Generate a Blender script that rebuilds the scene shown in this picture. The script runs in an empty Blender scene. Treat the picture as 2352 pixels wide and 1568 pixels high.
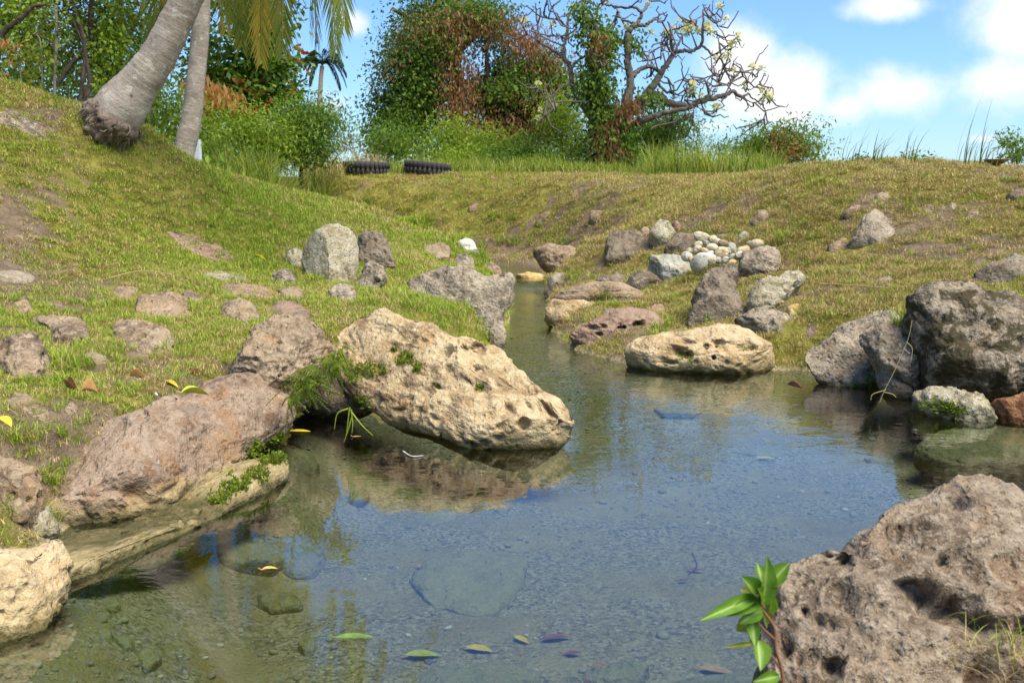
import bpy, bmesh, math, random
import numpy as np
from mathutils import Vector

R = math.radians
rng = np.random.RandomState(7)
random.seed(7)
SC = bpy.context.scene
COL = SC.collection

# ------------------------------------------------------------------ camera
CAM_H, PITCH, FPX = 1.2, R(7.9), 2259.0      # metres, down, focal length in 2352-wide picture units
cam_d = bpy.data.cameras.new('camera')
cam = bpy.data.objects.new('camera', cam_d); COL.objects.link(cam)
cam.location = (0, 0, CAM_H); cam.rotation_euler = (R(90) - PITCH, 0, 0)
cam_d.sensor_width = 36.0; cam_d.lens = 36.0 * FPX / 2352.0
cam_d.clip_start = 0.05; cam_d.clip_end = 3000
cam_d.dof.use_dof = True; cam_d.dof.focus_distance = 5.2; cam_d.dof.aperture_fstop = 7.0
SC.camera = cam

# ------------------------------------------------------------------ light
SUN_EL, SUN_AZ = R(60), R(132)               # azimuth clockwise from the view direction (+Y)
sun_d = bpy.data.lights.new('sun', 'SUN'); sun_d.energy = 3.8; sun_d.angle = R(50); sun_d.color = (1, .93, .81)
sun = bpy.data.objects.new('sun', sun_d); COL.objects.link(sun)
sdir = Vector((math.sin(SUN_AZ)*math.cos(SUN_EL), math.cos(SUN_AZ)*math.cos(SUN_EL), math.sin(SUN_EL)))
sun.rotation_euler = sdir.to_track_quat('Z', 'Y').to_euler(); sun.location = (20, -10, 30)

SC.view_settings.view_transform = 'Standard'; SC.view_settings.look = 'None'
SC.view_settings.exposure = 1.12; SC.view_settings.gamma = 1.0
SC.render.engine = 'CYCLES'
cy = SC.cycles
cy.use_denoising = True; cy.max_bounces = 7; cy.diffuse_bounces = 3; cy.glossy_bounces = 3
cy.transmission_bounces = 3; cy.transparent_max_bounces = 8
cy.caustics_reflective = False; cy.caustics_refractive = False
cy.sample_clamp_indirect = 6.0

def at(u, v, Y):
    """point at forward distance Y on the line of sight of a place in the 2352 x 1568 picture"""
    xc = (u - 1176.0)/FPX; yc = (784.0 - v)/FPX
    fwd = math.cos(PITCH) + yc*math.sin(PITCH); up = -math.sin(PITCH) + yc*math.cos(PITCH)
    t = Y/fwd
    return np.array([xc*t, Y, CAM_H + up*t])
def atz(u, v, Z=0.0):
    yc = (784.0 - v)/FPX
    fwd = math.cos(PITCH) + yc*math.sin(PITCH); up = -math.sin(PITCH) + yc*math.cos(PITCH)
    return at(u, v, (Z - CAM_H)/up*fwd)
def at_arr(u, v, Y):
    xc = (u - 1176.0)/FPX; yc = (784.0 - v)/FPX
    fwd = np.cos(PITCH) + yc*np.sin(PITCH); up = -np.sin(PITCH) + yc*np.cos(PITCH)
    t = Y/fwd
    return np.stack([xc*t, Y + 0*t, CAM_H + up*t], -1)

# sky: Nishita plus procedural cumulus
W = bpy.data.worlds.new('World'); SC.world = W; W.use_nodes = True
nt = W.node_tree; nt.nodes.clear()
def nd(tree, typ, **kw):
    n = tree.nodes.new(typ)
    for k, v in kw.items(): setattr(n, k, v)
    return n
def mth(tree, op, a, b=None, c=None, clamp=False):
    n = tree.nodes.new('ShaderNodeMath'); n.operation = op; n.use_clamp = clamp
    for i, x in enumerate((a, b, c)):
        if x is None: continue
        if isinstance(x, (int, float)): n.inputs[i].default_value = x
        else: tree.links.new(x, n.inputs[i])
    return n.outputs[0]
def sstep(tree, x, lo, hi, a=0.0, b=1.0):
    n = tree.nodes.new('ShaderNodeMapRange'); n.interpolation_type = 'SMOOTHSTEP'
    tree.links.new(x, n.inputs[0])
    for i, q in enumerate((lo, hi, a, b)): n.inputs[i+1].default_value = q
    return n.outputs[0]
sky = nd(nt, 'ShaderNodeTexSky', sky_type='NISHITA', sun_disc=False)
sky.sun_elevation = SUN_EL; sky.sun_rotation = SUN_AZ; sky.altitude = 20; sky.air_density = 1.35
sky.dust_density = 0.2; sky.ozone_density = 1.0
tc = nd(nt, 'ShaderNodeTexCoord'); sp = nd(nt, 'ShaderNodeSeparateXYZ')
nt.links.new(tc.outputs['Generated'], sp.inputs[0])
dx, dy, dz = sp.outputs
az = mth(nt, 'ARCTAN2', dx, dy); el = mth(nt, 'ARCSINE', dz)
zz = mth(nt, 'ADD', mth(nt, 'MAXIMUM', dz, 0.0), 0.16)
cb = nd(nt, 'ShaderNodeCombineXYZ')
nt.links.new(mth(nt, 'DIVIDE', dx, zz), cb.inputs[0]); nt.links.new(mth(nt, 'DIVIDE', dy, zz), cb.inputs[1])
def wnoise(scale, detail, vec, rough=.55, off=0.0):
    m = nd(nt, 'ShaderNodeMapping'); m.inputs['Location'].default_value = (off, off*.7, off*.3)
    nt.links.new(vec, m.inputs[0])
    n = nd(nt, 'ShaderNodeTexNoise'); n.inputs['Scale'].default_value = scale; n.inputs['Detail'].default_value = detail
    n.inputs['Roughness'].default_value = rough; nt.links.new(m.outputs[0], n.inputs['Vector'])
    return n.outputs[0]
big = wnoise(1.0, 2, cb.outputs[0], .5, 3.3)
fine = wnoise(11.0, 5, tc.outputs['Generated'], .6, 1.0)
acc = None
ae = nd(nt, 'ShaderNodeCombineXYZ'); nt.links.new(az, ae.inputs[0]); nt.links.new(el, ae.inputs[1])
def ang(u, v):
    p = at(u, v, 1.0) - np.array([0, 0, CAM_H]); p /= np.linalg.norm(p)
    return math.atan2(p[0], p[1]), math.asin(p[2])
for u, v, ru, rv, s in [(1700,130,70,65,.95),(1790,215,110,75,.95),(1940,245,110,48,.72),(2085,205,130,55,.88),
                        (2290,185,130,70,.86),(2340,60,130,110,.8),(2040,18,120,36,.76),(2200,-50,160,56,.7),
                        (805,52,40,34,.7),(1640,290,160,36,.5),(1900,285,260,32,.5),(760,240,120,60,.5),(2260,318,90,24,.55)]:
    a0, e0 = ang(u, v)
    m = nd(nt, 'ShaderNodeVectorMath', operation='MULTIPLY_ADD'); nt.links.new(ae.outputs[0], m.inputs[0])
    m.inputs[1].default_value = (FPX/ru, FPX/rv, 0); m.inputs[2].default_value = (-a0*FPX/ru, -e0*FPX/rv, 0)
    ln = nd(nt, 'ShaderNodeVectorMath', operation='LENGTH'); nt.links.new(m.outputs[0], ln.inputs[0])
    g = mth(nt, 'MULTIPLY_ADD', ln.outputs['Value'], -.42, s)
    acc = g if acc is None else mth(nt, 'SMOOTH_MAX', acc, g, .12)
rest = sstep(nt, big, .60, .82, 0, .7)
high = sstep(nt, el, .26, .44)                       # the open sky above the frame keeps the same scattered cumulus
dens = mth(nt, 'MAXIMUM', acc, mth(nt, 'MULTIPLY', rest, high))
dens = mth(nt, 'ADD', dens, mth(nt, 'MULTIPLY', mth(nt, 'SUBTRACT', fine, .5), .95))
dens = sstep(nt, dens, .30, .78)
mix = nd(nt, 'ShaderNodeMix', data_type='RGBA'); nt.links.new(dens, mix.inputs['Factor'])
tint = nd(nt, 'ShaderNodeMix', data_type='RGBA', blend_type='MULTIPLY'); tint.inputs['Factor'].default_value = 1
nt.links.new(sky.outputs[0], tint.inputs[6]); tint.inputs[7].default_value = (.58, .84, 1.30, 1)
nt.links.new(tint.outputs[2], mix.inputs[6]); mix.inputs[7].default_value = (7.3, 7.45, 7.7, 1)
bg = nd(nt, 'ShaderNodeBackground'); bg.inputs[1].default_value = 0.074
nt.links.new(mix.outputs[2], bg.inputs[0])
wo = nd(nt, 'ShaderNodeOutputWorld'); nt.links.new(bg.outputs[0], wo.inputs[0])
W.cycles.sampling_method = 'MANUAL'; W.cycles.sample_map_resolution = 256

# ------------------------------------------------------------------ helpers
def tag(o, label=None, cat=None, group=None, kind=None):
    if label: o['label'] = label
    if cat: o['category'] = cat
    if group: o['group'] = group
    if kind: o['kind'] = kind
    return o
def link(name, me, mat=None, parent=None, loc=None):
    o = bpy.data.objects.new(name, me); COL.objects.link(o)
    if mat is not None and me is not None and not me.materials: me.materials.append(mat)
    if parent is not None: o.parent = parent
    if loc is not None: o.location = tuple(float(q) for q in loc)
    return o
def empty(name, loc, label=None, cat=None, group=None):
    o = link(name, None, loc=loc); o.empty_display_size = .1
    return tag(o, label, cat, group)
def mesh_np(name, V, F, smooth=True, attrs=None):
    """F: array (m,k) of equal-sized faces, or a list of such arrays"""
    Fs = F if isinstance(F, list) else [F]
    Fs = [np.asarray(f, dtype=np.int32) for f in Fs if len(f)]
    me = bpy.data.meshes.new(name)
    V = np.asarray(V, dtype=np.float32)
    me.vertices.add(len(V)); me.vertices.foreach_set('co', V.ravel())
    nl = sum(f.size for f in Fs); npo = sum(len(f) for f in Fs)
    me.loops.add(nl); me.loops.foreach_set('vertex_index', np.concatenate([f.ravel() for f in Fs]))
    tot = np.concatenate([np.full(len(f), f.shape[1], np.int32) for f in Fs])
    st = np.concatenate([[0], np.cumsum(tot)[:-1]]).astype(np.int32)
    me.polygons.add(npo); me.polygons.foreach_set('loop_start', st)
    me.update(calc_edges=True); me.validate()
    if smooth: me.polygons.foreach_set('use_smooth', np.ones(len(me.polygons), bool))
    for k, a in (attrs or {}).items():
        at_ = me.attributes.new(k, 'FLOAT', 'POINT'); at_.data.foreach_set('value', np.asarray(a, np.float32))
    return me
class MB:
    """collects pieces into one mesh"""
    def __init__(s): s.V = []; s.F = {}; s.n = 0; s.T = []
    def add(s, V, F, t=0.0):
        F = np.asarray(F, np.int64)
        if len(F): s.F.setdefault(F.shape[1], []).append(F + s.n)
        s.V.append(np.asarray(V, float)); s.n += len(V)
        s.T.append(np.full(len(V), t) if np.isscalar(t) else np.asarray(t))
    def mesh(s, name, smooth=True):
        return mesh_np(name, np.concatenate(s.V), [np.concatenate(f) for f in s.F.values()], smooth, {'tint': np.concatenate(s.T)})

_P = np.concatenate([np.random.RandomState(3).permutation(256)]*3)
_G = np.random.RandomState(5).normal(size=(256, 3)); _G /= np.linalg.norm(_G, axis=1)[:, None]
def perlin(p):
    p = np.asarray(p, float); i = np.floor(p).astype(np.int64); f = p - i; i &= 255
    w = f*f*f*(f*(f*6 - 15) + 10); out = 0
    for a in (0, 1):
        for b in (0, 1):
            for c in (0, 1):
                g = _G[_P[_P[_P[i[:, 0]+a] + i[:, 1]+b] + i[:, 2]+c]]
                d = g[:, 0]*(f[:, 0]-a) + g[:, 1]*(f[:, 1]-b) + g[:, 2]*(f[:, 2]-c)
                out = out + d*(w[:, 0] if a else 1-w[:, 0])*(w[:, 1] if b else 1-w[:, 1])*(w[:, 2] if c else 1-w[:, 2])
    return out
def fbm(p, o=4, lac=2.03, gain=.5):
    s = 0; a = 1.0; p = np.asarray(p, float)
    for k in range(o): s = s + a*perlin(p + 17.3*k); p = p*lac; a *= gain
    return s
def fbm2(x, y, sc, o=3, off=0.0):
    return fbm(np.stack([np.ravel(x)*sc + off, np.ravel(y)*sc - off, np.full(np.size(x), off*.37)], 1), o).reshape(np.shape(x))
def worley(p):
    i = np.floor(p).astype(np.int64); best = np.full(len(p), 9.); rid = np.zeros(len(p))
    for a in (-1, 0, 1):
        for b in (-1, 0, 1):
            for c in (-1, 0, 1):
                j = (i + (a, b, c))
                h = _P[_P[_P[j[:, 0] & 255] + (j[:, 1] & 255)] + (j[:, 2] & 255)]
                q = j + .5 + .42*_G[h]
                d = np.linalg.norm(p - q, axis=1); m = d < best
                best[m] = d[m]; rid[m] = (h[m]*37 % 256)/255.
    return best, rid
def vnorm(V, F):
    a, b, c = V[F[:, 0]], V[F[:, 1]], V[F[:, 2]]
    n = np.cross(b-a, c-a); N = np.zeros_like(V)
    for k in range(F.shape[1]): np.add.at(N, F[:, k], n)
    return N/np.maximum(np.linalg.norm(N, axis=1), 1e-12)[:, None]
def smooth01(x, lo, hi):
    t = np.clip((x-lo)/(hi-lo), 0, 1); return t*t*(3-2*t)
def tube(pts, rad, seg=8, cap=True):
    pts = np.asarray(pts, float); n = len(pts); rad = np.broadcast_to(np.asarray(rad, float), (n,))
    T = np.gradient(pts, axis=0); T /= np.maximum(np.linalg.norm(T, axis=1), 1e-9)[:, None]
    ref = np.array([0, 0, 1.]) if abs(T[0, 2]) < .9 else np.array([1., 0, 0])
    A = np.cross(T, ref); A /= np.maximum(np.linalg.norm(A, axis=1), 1e-9)[:, None]
    for k in range(1, n):                            # parallel transport
        a = A[k-1] - T[k]*np.dot(A[k-1], T[k]); A[k] = a/max(np.linalg.norm(a), 1e-9)
    B = np.cross(T, A)
    th = np.linspace(0, 2*np.pi, seg, endpoint=False)
    V = (pts[:, None, :] + rad[:, None, None]*(A[:, None, :]*np.cos(th)[None, :, None] + B[:, None, :]*np.sin(th)[None, :, None])).reshape(-1, 3)
    k = np.arange(n-1)[:, None]*seg; j = np.arange(seg)[None, :]; j2 = (j+1) % seg
    F = np.stack([k+j, k+j2, k+seg+j2, k+seg+j], -1).reshape(-1, 4)
    if cap:
        V = np.vstack([V, pts[:1], pts[-1:]]); c0 = n*seg
        jj = np.arange(seg); z = (jj+1) % seg
        F = np.vstack([F, np.stack([np.full(seg, c0), z, jj, jj], -1), np.stack([np.full(seg, c0+1), (n-1)*seg+jj, (n-1)*seg+z, (n-1)*seg+z], -1)])
    return V, F
def tube_add(mb, pts, rad, seg=8, t=0.0):
    V, F = tube(pts, rad, seg, False); mb.add(V, F, t)
    # closing cone tips
    n = len(pts); V2 = np.vstack([V[(n-1)*seg:], [np.asarray(pts[-1], float)]])
    jj = np.arange(seg); mb.add(V2, np.stack([jj, (jj+1) % seg, np.full(seg, seg)], -1), t)
def spline(pts, n=8):
    """Catmull-Rom through rows of pts (any width)"""
    P = np.asarray(pts, float); P = np.vstack([2*P[0]-P[1], P, 2*P[-1]-P[-2]]); out = []
    for i in range(1, len(P)-2):
        t = np.linspace(0, 1, n, endpoint=False)[:, None]
        a, b, c, d = P[i-1], P[i], P[i+1], P[i+2]
        out.append(.5*((2*b) + (c-a)*t + (2*a-5*b+4*c-d)*t*t + (3*b-3*c+d-a)*t**3))
    return np.vstack(out + [P[-2:-1]])

# ------------------------------------------------------------------ materials
def mat_new(name):
    m = bpy.data.materials.new(name); m.use_nodes = True; t = m.node_tree; t.nodes.clear()
    return m, t, nd(t, 'ShaderNodeOutputMaterial')
def noise(t, vec, scale, detail=4, rough=.55, dist=0.0):
    n = nd(t, 'ShaderNodeTexNoise'); n.inputs['Scale'].default_value = scale; n.inputs['Detail'].default_value = detail
    n.inputs['Roughness'].default_value = rough; n.inputs['Distortion'].default_value = dist
    t.links.new(vec, n.inputs['Vector']); return n.outputs[0]
def mixc(t, f, a, b, blend='MIX'):
    n = nd(t, 'ShaderNodeMix', data_type='RGBA', blend_type=blend)
    for s, x in ((n.inputs['Factor'], f), (n.inputs[6], a), (n.inputs[7], b)):
        if isinstance(x, tuple): s.default_value = (*x, 1)
        elif isinstance(x, (int, float)): s.default_value = x
        else: t.links.new(x, s)
    return n.outputs[2]
def ramp(t, fac, stops):
    n = nd(t, 'ShaderNodeValToRGB'); e = n.color_ramp.elements
    while len(e) < len(stops): e.new(.5)
    for k, (p, c) in enumerate(stops): e[k].position = p; e[k].color = (*c, 1)
    t.links.new(fac, n.inputs[0]); return n.outputs[0]
def bump(t, h, strength, dist, nrm=None):
    b = nd(t, 'ShaderNodeBump'); b.inputs['Strength'].default_value = strength; b.inputs['Distance'].default_value = dist
    t.links.new(h, b.inputs['Height'])
    if nrm is not None: t.links.new(nrm, b.inputs['Normal'])
    return b.outputs[0]
def principled(t, out, col, rough=.85, nrm=None, spec=.3):
    p = nd(t, 'ShaderNodeBsdfPrincipled')
    if isinstance(col, tuple): p.inputs['Base Color'].default_value = (*col, 1)
    else: t.links.new(col, p.inputs['Base Color'])
    if isinstance(rough, (int, float)): p.inputs['Roughness'].default_value = rough
    else: t.links.new(rough, p.inputs['Roughness'])
    p.inputs['Specular IOR Level'].default_value = spec
    if nrm is not None: t.links.new(nrm, p.inputs['Normal'])
    t.links.new(p.outputs[0], out.inputs[0]); return p

def rock_mat(name, lo, mid, hi, stain, stain_amt=.5, algae=0.0, lichen=0.0, pit=1.0, moss=0.0, sc=1.0, fleck=.5):
    """weathered limestone: colour patches, specks, lichen, algae at the water line"""
    m, t, out = mat_new(name)
    g = nd(t, 'ShaderNodeNewGeometry'); tc = nd(t, 'ShaderNodeTexCoord'); oi = nd(t, 'ShaderNodeObjectInfo')
    off = nd(t, 'ShaderNodeVectorMath', operation='ADD')
    sc_ = nd(t, 'ShaderNodeVectorMath', operation='SCALE'); t.links.new(oi.outputs['Location'], sc_.inputs[0]); sc_.inputs['Scale'].default_value = 1.7
    t.links.new(tc.outputs['Object'], off.inputs[0]); t.links.new(sc_.outputs[0], off.inputs[1])
    P = off.outputs[0]
    n1 = noise(t, P, 3.2*sc, 4, .62, .6); n2 = noise(t, P, 16*sc, 4, .7); n3 = noise(t, P, 70*sc, 2, .7)
    c = ramp(t, n1, [(.30, tuple(q*.62 for q in lo)), (.42, lo), (.52, mid), (.70, hi)])
    c = mixc(t, sstep(t, n2, .40, .72), c, hi)
    c = mixc(t, mth(t, 'MULTIPLY', sstep(t, noise(t, P, 4.3*sc, 3, .65, 1.0), .50, .66), stain_amt), c, stain)
    spk = sstep(t, n3, .56, .72)
    c = mixc(t, mth(t, 'MULTIPLY', spk, fleck), c, tuple(q*.36 for q in lo))
    spk2 = sstep(t, noise(t, P, 52*sc, 2, .75, .4), .56, .70)
    c = mixc(t, mth(t, 'MULTIPLY', spk2, .45*fleck+.08), c, tuple(min(1, q*1.5+.03) for q in hi))
    if lichen:
        l = sstep(t, noise(t, P, 7*sc, 7, .72, .8), .60-.1*lichen, .70-.1*lichen)
        c = mixc(t, mth(t, 'MULTIPLY', l, min(1, lichen)), c, (.50, .50, .46))
    if moss:
        l = sstep(t, noise(t, P, 6*sc, 6, .7, .5), .62-.22*moss, .70-.22*moss)
        c = mixc(t, mth(t, 'MULTIPLY', l, .9), c, (.040, .034, .012))
    sp = nd(t, 'ShaderNodeSeparateXYZ'); t.links.new(g.outputs['Position'], sp.inputs[0])
    if algae:
        zj = mth(t, 'ADD', sp.outputs[2], mth(t, 'MULTIPLY', mth(t, 'SUBTRACT', n1, .5), .30))
        c = mixc(t, mth(t, 'MULTIPLY', sstep(t, zj, algae, .0), .6), c, (.45, .375, .20))
        zk = mth(t, 'ADD', sp.outputs[2], mth(t, 'MULTIPLY', mth(t, 'SUBTRACT', n2, .5), .09))
        c = mixc(t, mth(t, 'MULTIPLY', sstep(t, zk, .035, -.012), .8), c, (.085, .085, .020))
    c = mixc(t, sstep(t, sp.outputs[2], .012, -.005), c, mixc(t, .45, c, (.23, .215, .12)))
    c = mixc(t, 1.0, c, (.88, .845, .74), 'MULTIPLY')
    wz = mth(t, 'ADD', sp.outputs[2], mth(t, 'MULTIPLY', mth(t, 'SUBTRACT', n2, .5), .05))
    c = mixc(t, mth(t, 'MULTIPLY', sstep(t, wz, .055, .012, 0, .85), sstep(t, sp.outputs[2], -.03, -.005)), c, mixc(t, 1.0, c, (.42, .42, .36), 'MULTIPLY'))
    # relief
    vo = nd(t, 'ShaderNodeTexVoronoi'); vo.inputs['Scale'].default_value = 26*sc; t.links.new(P, vo.inputs['Vector'])
    pitv = sstep(t, vo.outputs['Distance'], .08, .42)
    h = mth(t, 'ADD', mth(t, 'MULTIPLY', n2, 1.3), mth(t, 'ADD', mth(t, 'MULTIPLY', n3, .45), mth(t, 'MULTIPLY', pitv, .35*pit)))
    nrm = bump(t, h, .9, .020/sc)
    principled(t, out, c, .88, nrm, .2)
    return m
RM = {
 'tan':   rock_mat('tan limestone', (.28,.195,.108), (.43,.325,.19), (.56,.46,.30), (.40,.24,.095), .4, algae=.16),
 'brown': rock_mat('brown weathered limestone', (.15,.108,.072), (.255,.192,.132), (.375,.30,.215), (.31,.185,.085), .4, pit=1.3, fleck=.75),
 'pink':  rock_mat('pinkish brown limestone', (.145,.098,.068), (.24,.172,.122), (.34,.265,.205), (.29,.15,.064), .5, algae=.12, fleck=.6),
 'rosy':  rock_mat('reddish stone', (.19,.125,.092), (.285,.195,.145), (.37,.275,.21), (.30,.16,.09), .4),
 'grey':  rock_mat('grey pitted limestone', (.125,.104,.078), (.245,.205,.155), (.40,.35,.28), (.27,.18,.10), .4, pit=1.4, fleck=.8),
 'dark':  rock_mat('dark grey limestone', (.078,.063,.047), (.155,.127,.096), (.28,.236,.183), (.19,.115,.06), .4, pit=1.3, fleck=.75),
 'mossy': rock_mat('dark boulder with black moss', (.11,.09,.064), (.20,.165,.122), (.34,.295,.23), (.22,.14,.07), .4, algae=.10, moss=.72, fleck=.85),
 'lich':  rock_mat('lichen grey stone', (.17,.15,.09), (.31,.275,.18), (.45,.42,.33), (.19,.135,.05), .6, lichen=.55, fleck=.85),
 'pale':  rock_mat('pale cream stone', (.34,.30,.21), (.49,.44,.33), (.60,.56,.46), (.42,.29,.12), .4, lichen=.3, fleck=.25),
 'white': rock_mat('whitish stone', (.44,.42,.36), (.57,.55,.49), (.68,.66,.60), (.46,.38,.25), .3, fleck=.2),
 'blue':  rock_mat('blue grey cobble', (.22,.235,.20), (.34,.355,.31), (.48,.48,.43), (.40,.31,.16), .45, fleck=.25),
 'cream': rock_mat('cream cobble', (.40,.31,.18), (.55,.46,.31), (.65,.58,.44), (.46,.28,.09), .5, fleck=.2),
 'rust':  rock_mat('rust brown stone', (.13,.06,.028), (.23,.11,.045), (.30,.165,.08), (.26,.10,.03), .6, algae=.0),
 'ochre': rock_mat('ochre stone', (.38,.25,.09), (.54,.39,.16), (.62,.49,.26), (.50,.28,.07), .5, fleck=.25),
 'near':  rock_mat('pitted near boulder', (.11,.08,.056), (.20,.156,.116), (.335,.28,.222), (.235,.138,.073), .4, pit=1.5, sc=1.5, fleck=.7),
 'under': rock_mat('stone on the pool bed', (.25,.225,.11), (.36,.315,.16), (.46,.41,.24), (.22,.25,.10), .5),
 'wet':   rock_mat('yellowish waterside limestone', (.19,.145,.07), (.31,.245,.125), (.42,.345,.20), (.24,.20,.07), .5, algae=.10, moss=.22, fleck=.7),
}

def ground_mat():
    m, t, out = mat_new('lawn soil and pool sand')
    g = nd(t, 'ShaderNodeNewGeometry'); P = g.outputs['Position']
    sp = nd(t, 'ShaderNodeSeparateXYZ'); t.links.new(P, sp.inputs[0])
    n1 = noise(t, P, 1.3, 5, .6, .3); n2 = noise(t, P, 9, 5, .65); n3 = noise(t, P, 60, 4, .7)
    soil = ramp(t, n2, [(.3, (.14,.095,.058)), (.55, (.25,.18,.11)), (.75, (.35,.265,.165))])
    turf = ramp(t, n2, [(.3, (.16,.165,.022)), (.55, (.29,.26,.050)), (.75, (.42,.335,.10))])
    a = nd(t, 'ShaderNodeAttribute', attribute_name='bare')
    c = mixc(t, sstep(t, mth(t, 'ADD', a.outputs['Fac'], mth(t, 'MULTIPLY', mth(t, 'SUBTRACT', n2, .5), .7)), .35, .62), turf, soil)
    c = mixc(t, mth(t, 'MULTIPLY', sstep(t, n3, .52, .72), .5), c, (.07, .055, .03))
    # bed: sand with gravel grains
    vo = nd(t, 'ShaderNodeTexVoronoi'); vo.inputs['Scale'].default_value = 75; t.links.new(P, vo.inputs['Vector'])
    grain = nd(t, 'ShaderNodeSeparateColor'); t.links.new(vo.outputs['Color'], grain.inputs[0])
    sand = ramp(t, noise(t, P, 2.2, 5, .6, .4), [(.30, (.32,.245,.10)), (.5, (.47,.365,.165)), (.7, (.58,.475,.25))])
    gr = ramp(t, grain.outputs[0], [(.0, (.13,.12,.075)), (.35, (.38,.31,.165)), (.75, (.53,.44,.26)), (1, (.66,.58,.42))])
    gm = sstep(t, noise(t, P, 2.6, 4, .6), .36, .58)
    sand = mixc(t, mth(t, 'MULTIPLY', gm, .8), sand, gr)
    c = mixc(t, sstep(t, sp.outputs[2], .05, -.01), c, sand)
    h = mth(t, 'ADD', n2, mth(t, 'MULTIPLY', n3, .6))
    principled(t, out, c, .95, bump(t, h, 1.0, .06), .15)
    return m
def leaf_mat(name, stops, trans=.35, rough=.6, var=.25):
    """stops: ramp over the per-leaf tint"""
    m, t, out = mat_new(name)
    a = nd(t, 'ShaderNodeAttribute', attribute_name='tint'); g = nd(t, 'ShaderNodeNewGeometry')
    n = noise(t, g.outputs['Position'], 1.1, 3, .6)
    f = mth(t, 'ADD', a.outputs['Fac'], mth(t, 'MULTIPLY', mth(t, 'SUBTRACT', n, .5), var*2), clamp=True)
    c = ramp(t, f, stops)
    p = nd(t, 'ShaderNodeBsdfPrincipled'); t.links.new(c, p.inputs['Base Color']); p.inputs['Roughness'].default_value = rough
    p.inputs['Specular IOR Level'].default_value = .25
    tr = nd(t, 'ShaderNodeBsdfTranslucent')
    t.links.new(mixc(t, .5, c, mixc(t, 1.0, c, (1.2, 1.25, .5), 'MULTIPLY')), tr.inputs[0])
    ms = nd(t, 'ShaderNodeMixShader'); ms.inputs[0].default_value = trans
    t.links.new(p.outputs[0], ms.inputs[1]); t.links.new(tr.outputs[0], ms.inputs[2]); t.links.new(ms.outputs[0], out.inputs[0])
    return m
def bark_mat(name, lo, hi, sc=6, rings=0.0, lichen=None, streak=True):
    m, t, out = mat_new(name)
    tc = nd(t, 'ShaderNodeTexCoord'); P = tc.outputs['Object']
    n1 = noise(t, P, sc, 6, .65, .4); n2 = noise(t, P, sc*5, 4, .7)
    c = ramp(t, n1, [(.3, lo), (.7, hi)])
    h = mth(t, 'ADD', n1, mth(t, 'MULTIPLY', n2, .5))
    if rings:
        a = nd(t, 'ShaderNodeAttribute', attribute_name='tint')
        w = mth(t, 'FRACT', mth(t, 'MULTIPLY', a.outputs['Fac'], rings))
        line = sstep(t, mth(t, 'ADD', w, mth(t, 'MULTIPLY', mth(t, 'SUBTRACT', n1, .5), .35)), .82, .98)
        c = mixc(t, mth(t, 'MULTIPLY', line, .20), c, tuple(q*.45 for q in lo))
        h = mth(t, 'SUBTRACT', h, mth(t, 'MULTIPLY', line, .18))
    if lichen:
        c = mixc(t, mth(t, 'MULTIPLY', sstep(t, noise(t, P, sc*1.6, 6, .7, .5), .54, .64), .75), c, lichen)
    c = mixc(t, mth(t, 'MULTIPLY', sstep(t, noise(t, P, sc*3.0, 5, .7), .62, .70), .7), c, tuple(q*.3 for q in lo))
    principled(t, out, c, .9, bump(t, h, .7, .03), .2)
    return m
def plain(name, col, rough=.8, nscale=20, var=.25):
    m, t, out = mat_new(name); tc = nd(t, 'ShaderNodeTexCoord')
    n = noise(t, tc.outputs['Object'], nscale, 4, .6)
    c = ramp(t, n, [(.3, tuple(q*(1-var) for q in col)), (.7, tuple(min(1, q*(1+var)) for q in col))])
    principled(t, out, c, rough, bump(t, n, .3, .005), .3)
    return m
def water_mat():
    m, t, out = mat_new('clear spring water')
    g = nd(t, 'ShaderNodeNewGeometry'); P = g.outputs['Position']
    mp = nd(t, 'ShaderNodeMapping'); mp.inputs['Scale'].default_value = (1.0, 1.6, 1); t.links.new(P, mp.inputs[0])
    sp = nd(t, 'ShaderNodeSeparateXYZ'); t.links.new(P, sp.inputs[0])
    n1 = noise(t, mp.outputs[0], 5.5, 3, .5, .5); n2 = noise(t, mp.outputs[0], 17, 2, .5, .3)
    calm = noise(t, P, .9, 2, .5)
    amp = mth(t, 'MULTIPLY', sstep(t, sp.outputs[1], 2.8, 9.0, .10, 1.0), sstep(t, calm, .32, .62, .35, 1.0))
    h = mth(t, 'MULTIPLY', mth(t, 'ADD', n1, mth(t, 'MULTIPLY', n2, .28)), amp)
    nrm = bump(t, h, .30, .030)
    fr = nd(t, 'ShaderNodeFresnel'); fr.inputs['IOR'].default_value = 1.95; t.links.new(nrm, fr.inputs['Normal'])
    gl = nd(t, 'ShaderNodeBsdfGlossy'); gl.inputs['Roughness'].default_value = .015; t.links.new(nrm, gl.inputs['Normal'])
    gl.inputs['Color'].default_value = (1, 1, 1, 1)
    tr = nd(t, 'ShaderNodeBsdfTransparent'); tr.inputs[0].default_value = (.84, .97, .92, 1)
    ms = nd(t, 'ShaderNodeMixShader'); t.links.new(fr.outputs[0], ms.inputs[0])
    t.links.new(tr.outputs[0], ms.inputs[1]); t.links.new(gl.outputs[0], ms.inputs[2]); t.links.new(ms.outputs[0], out.inputs[0])
    return m

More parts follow.
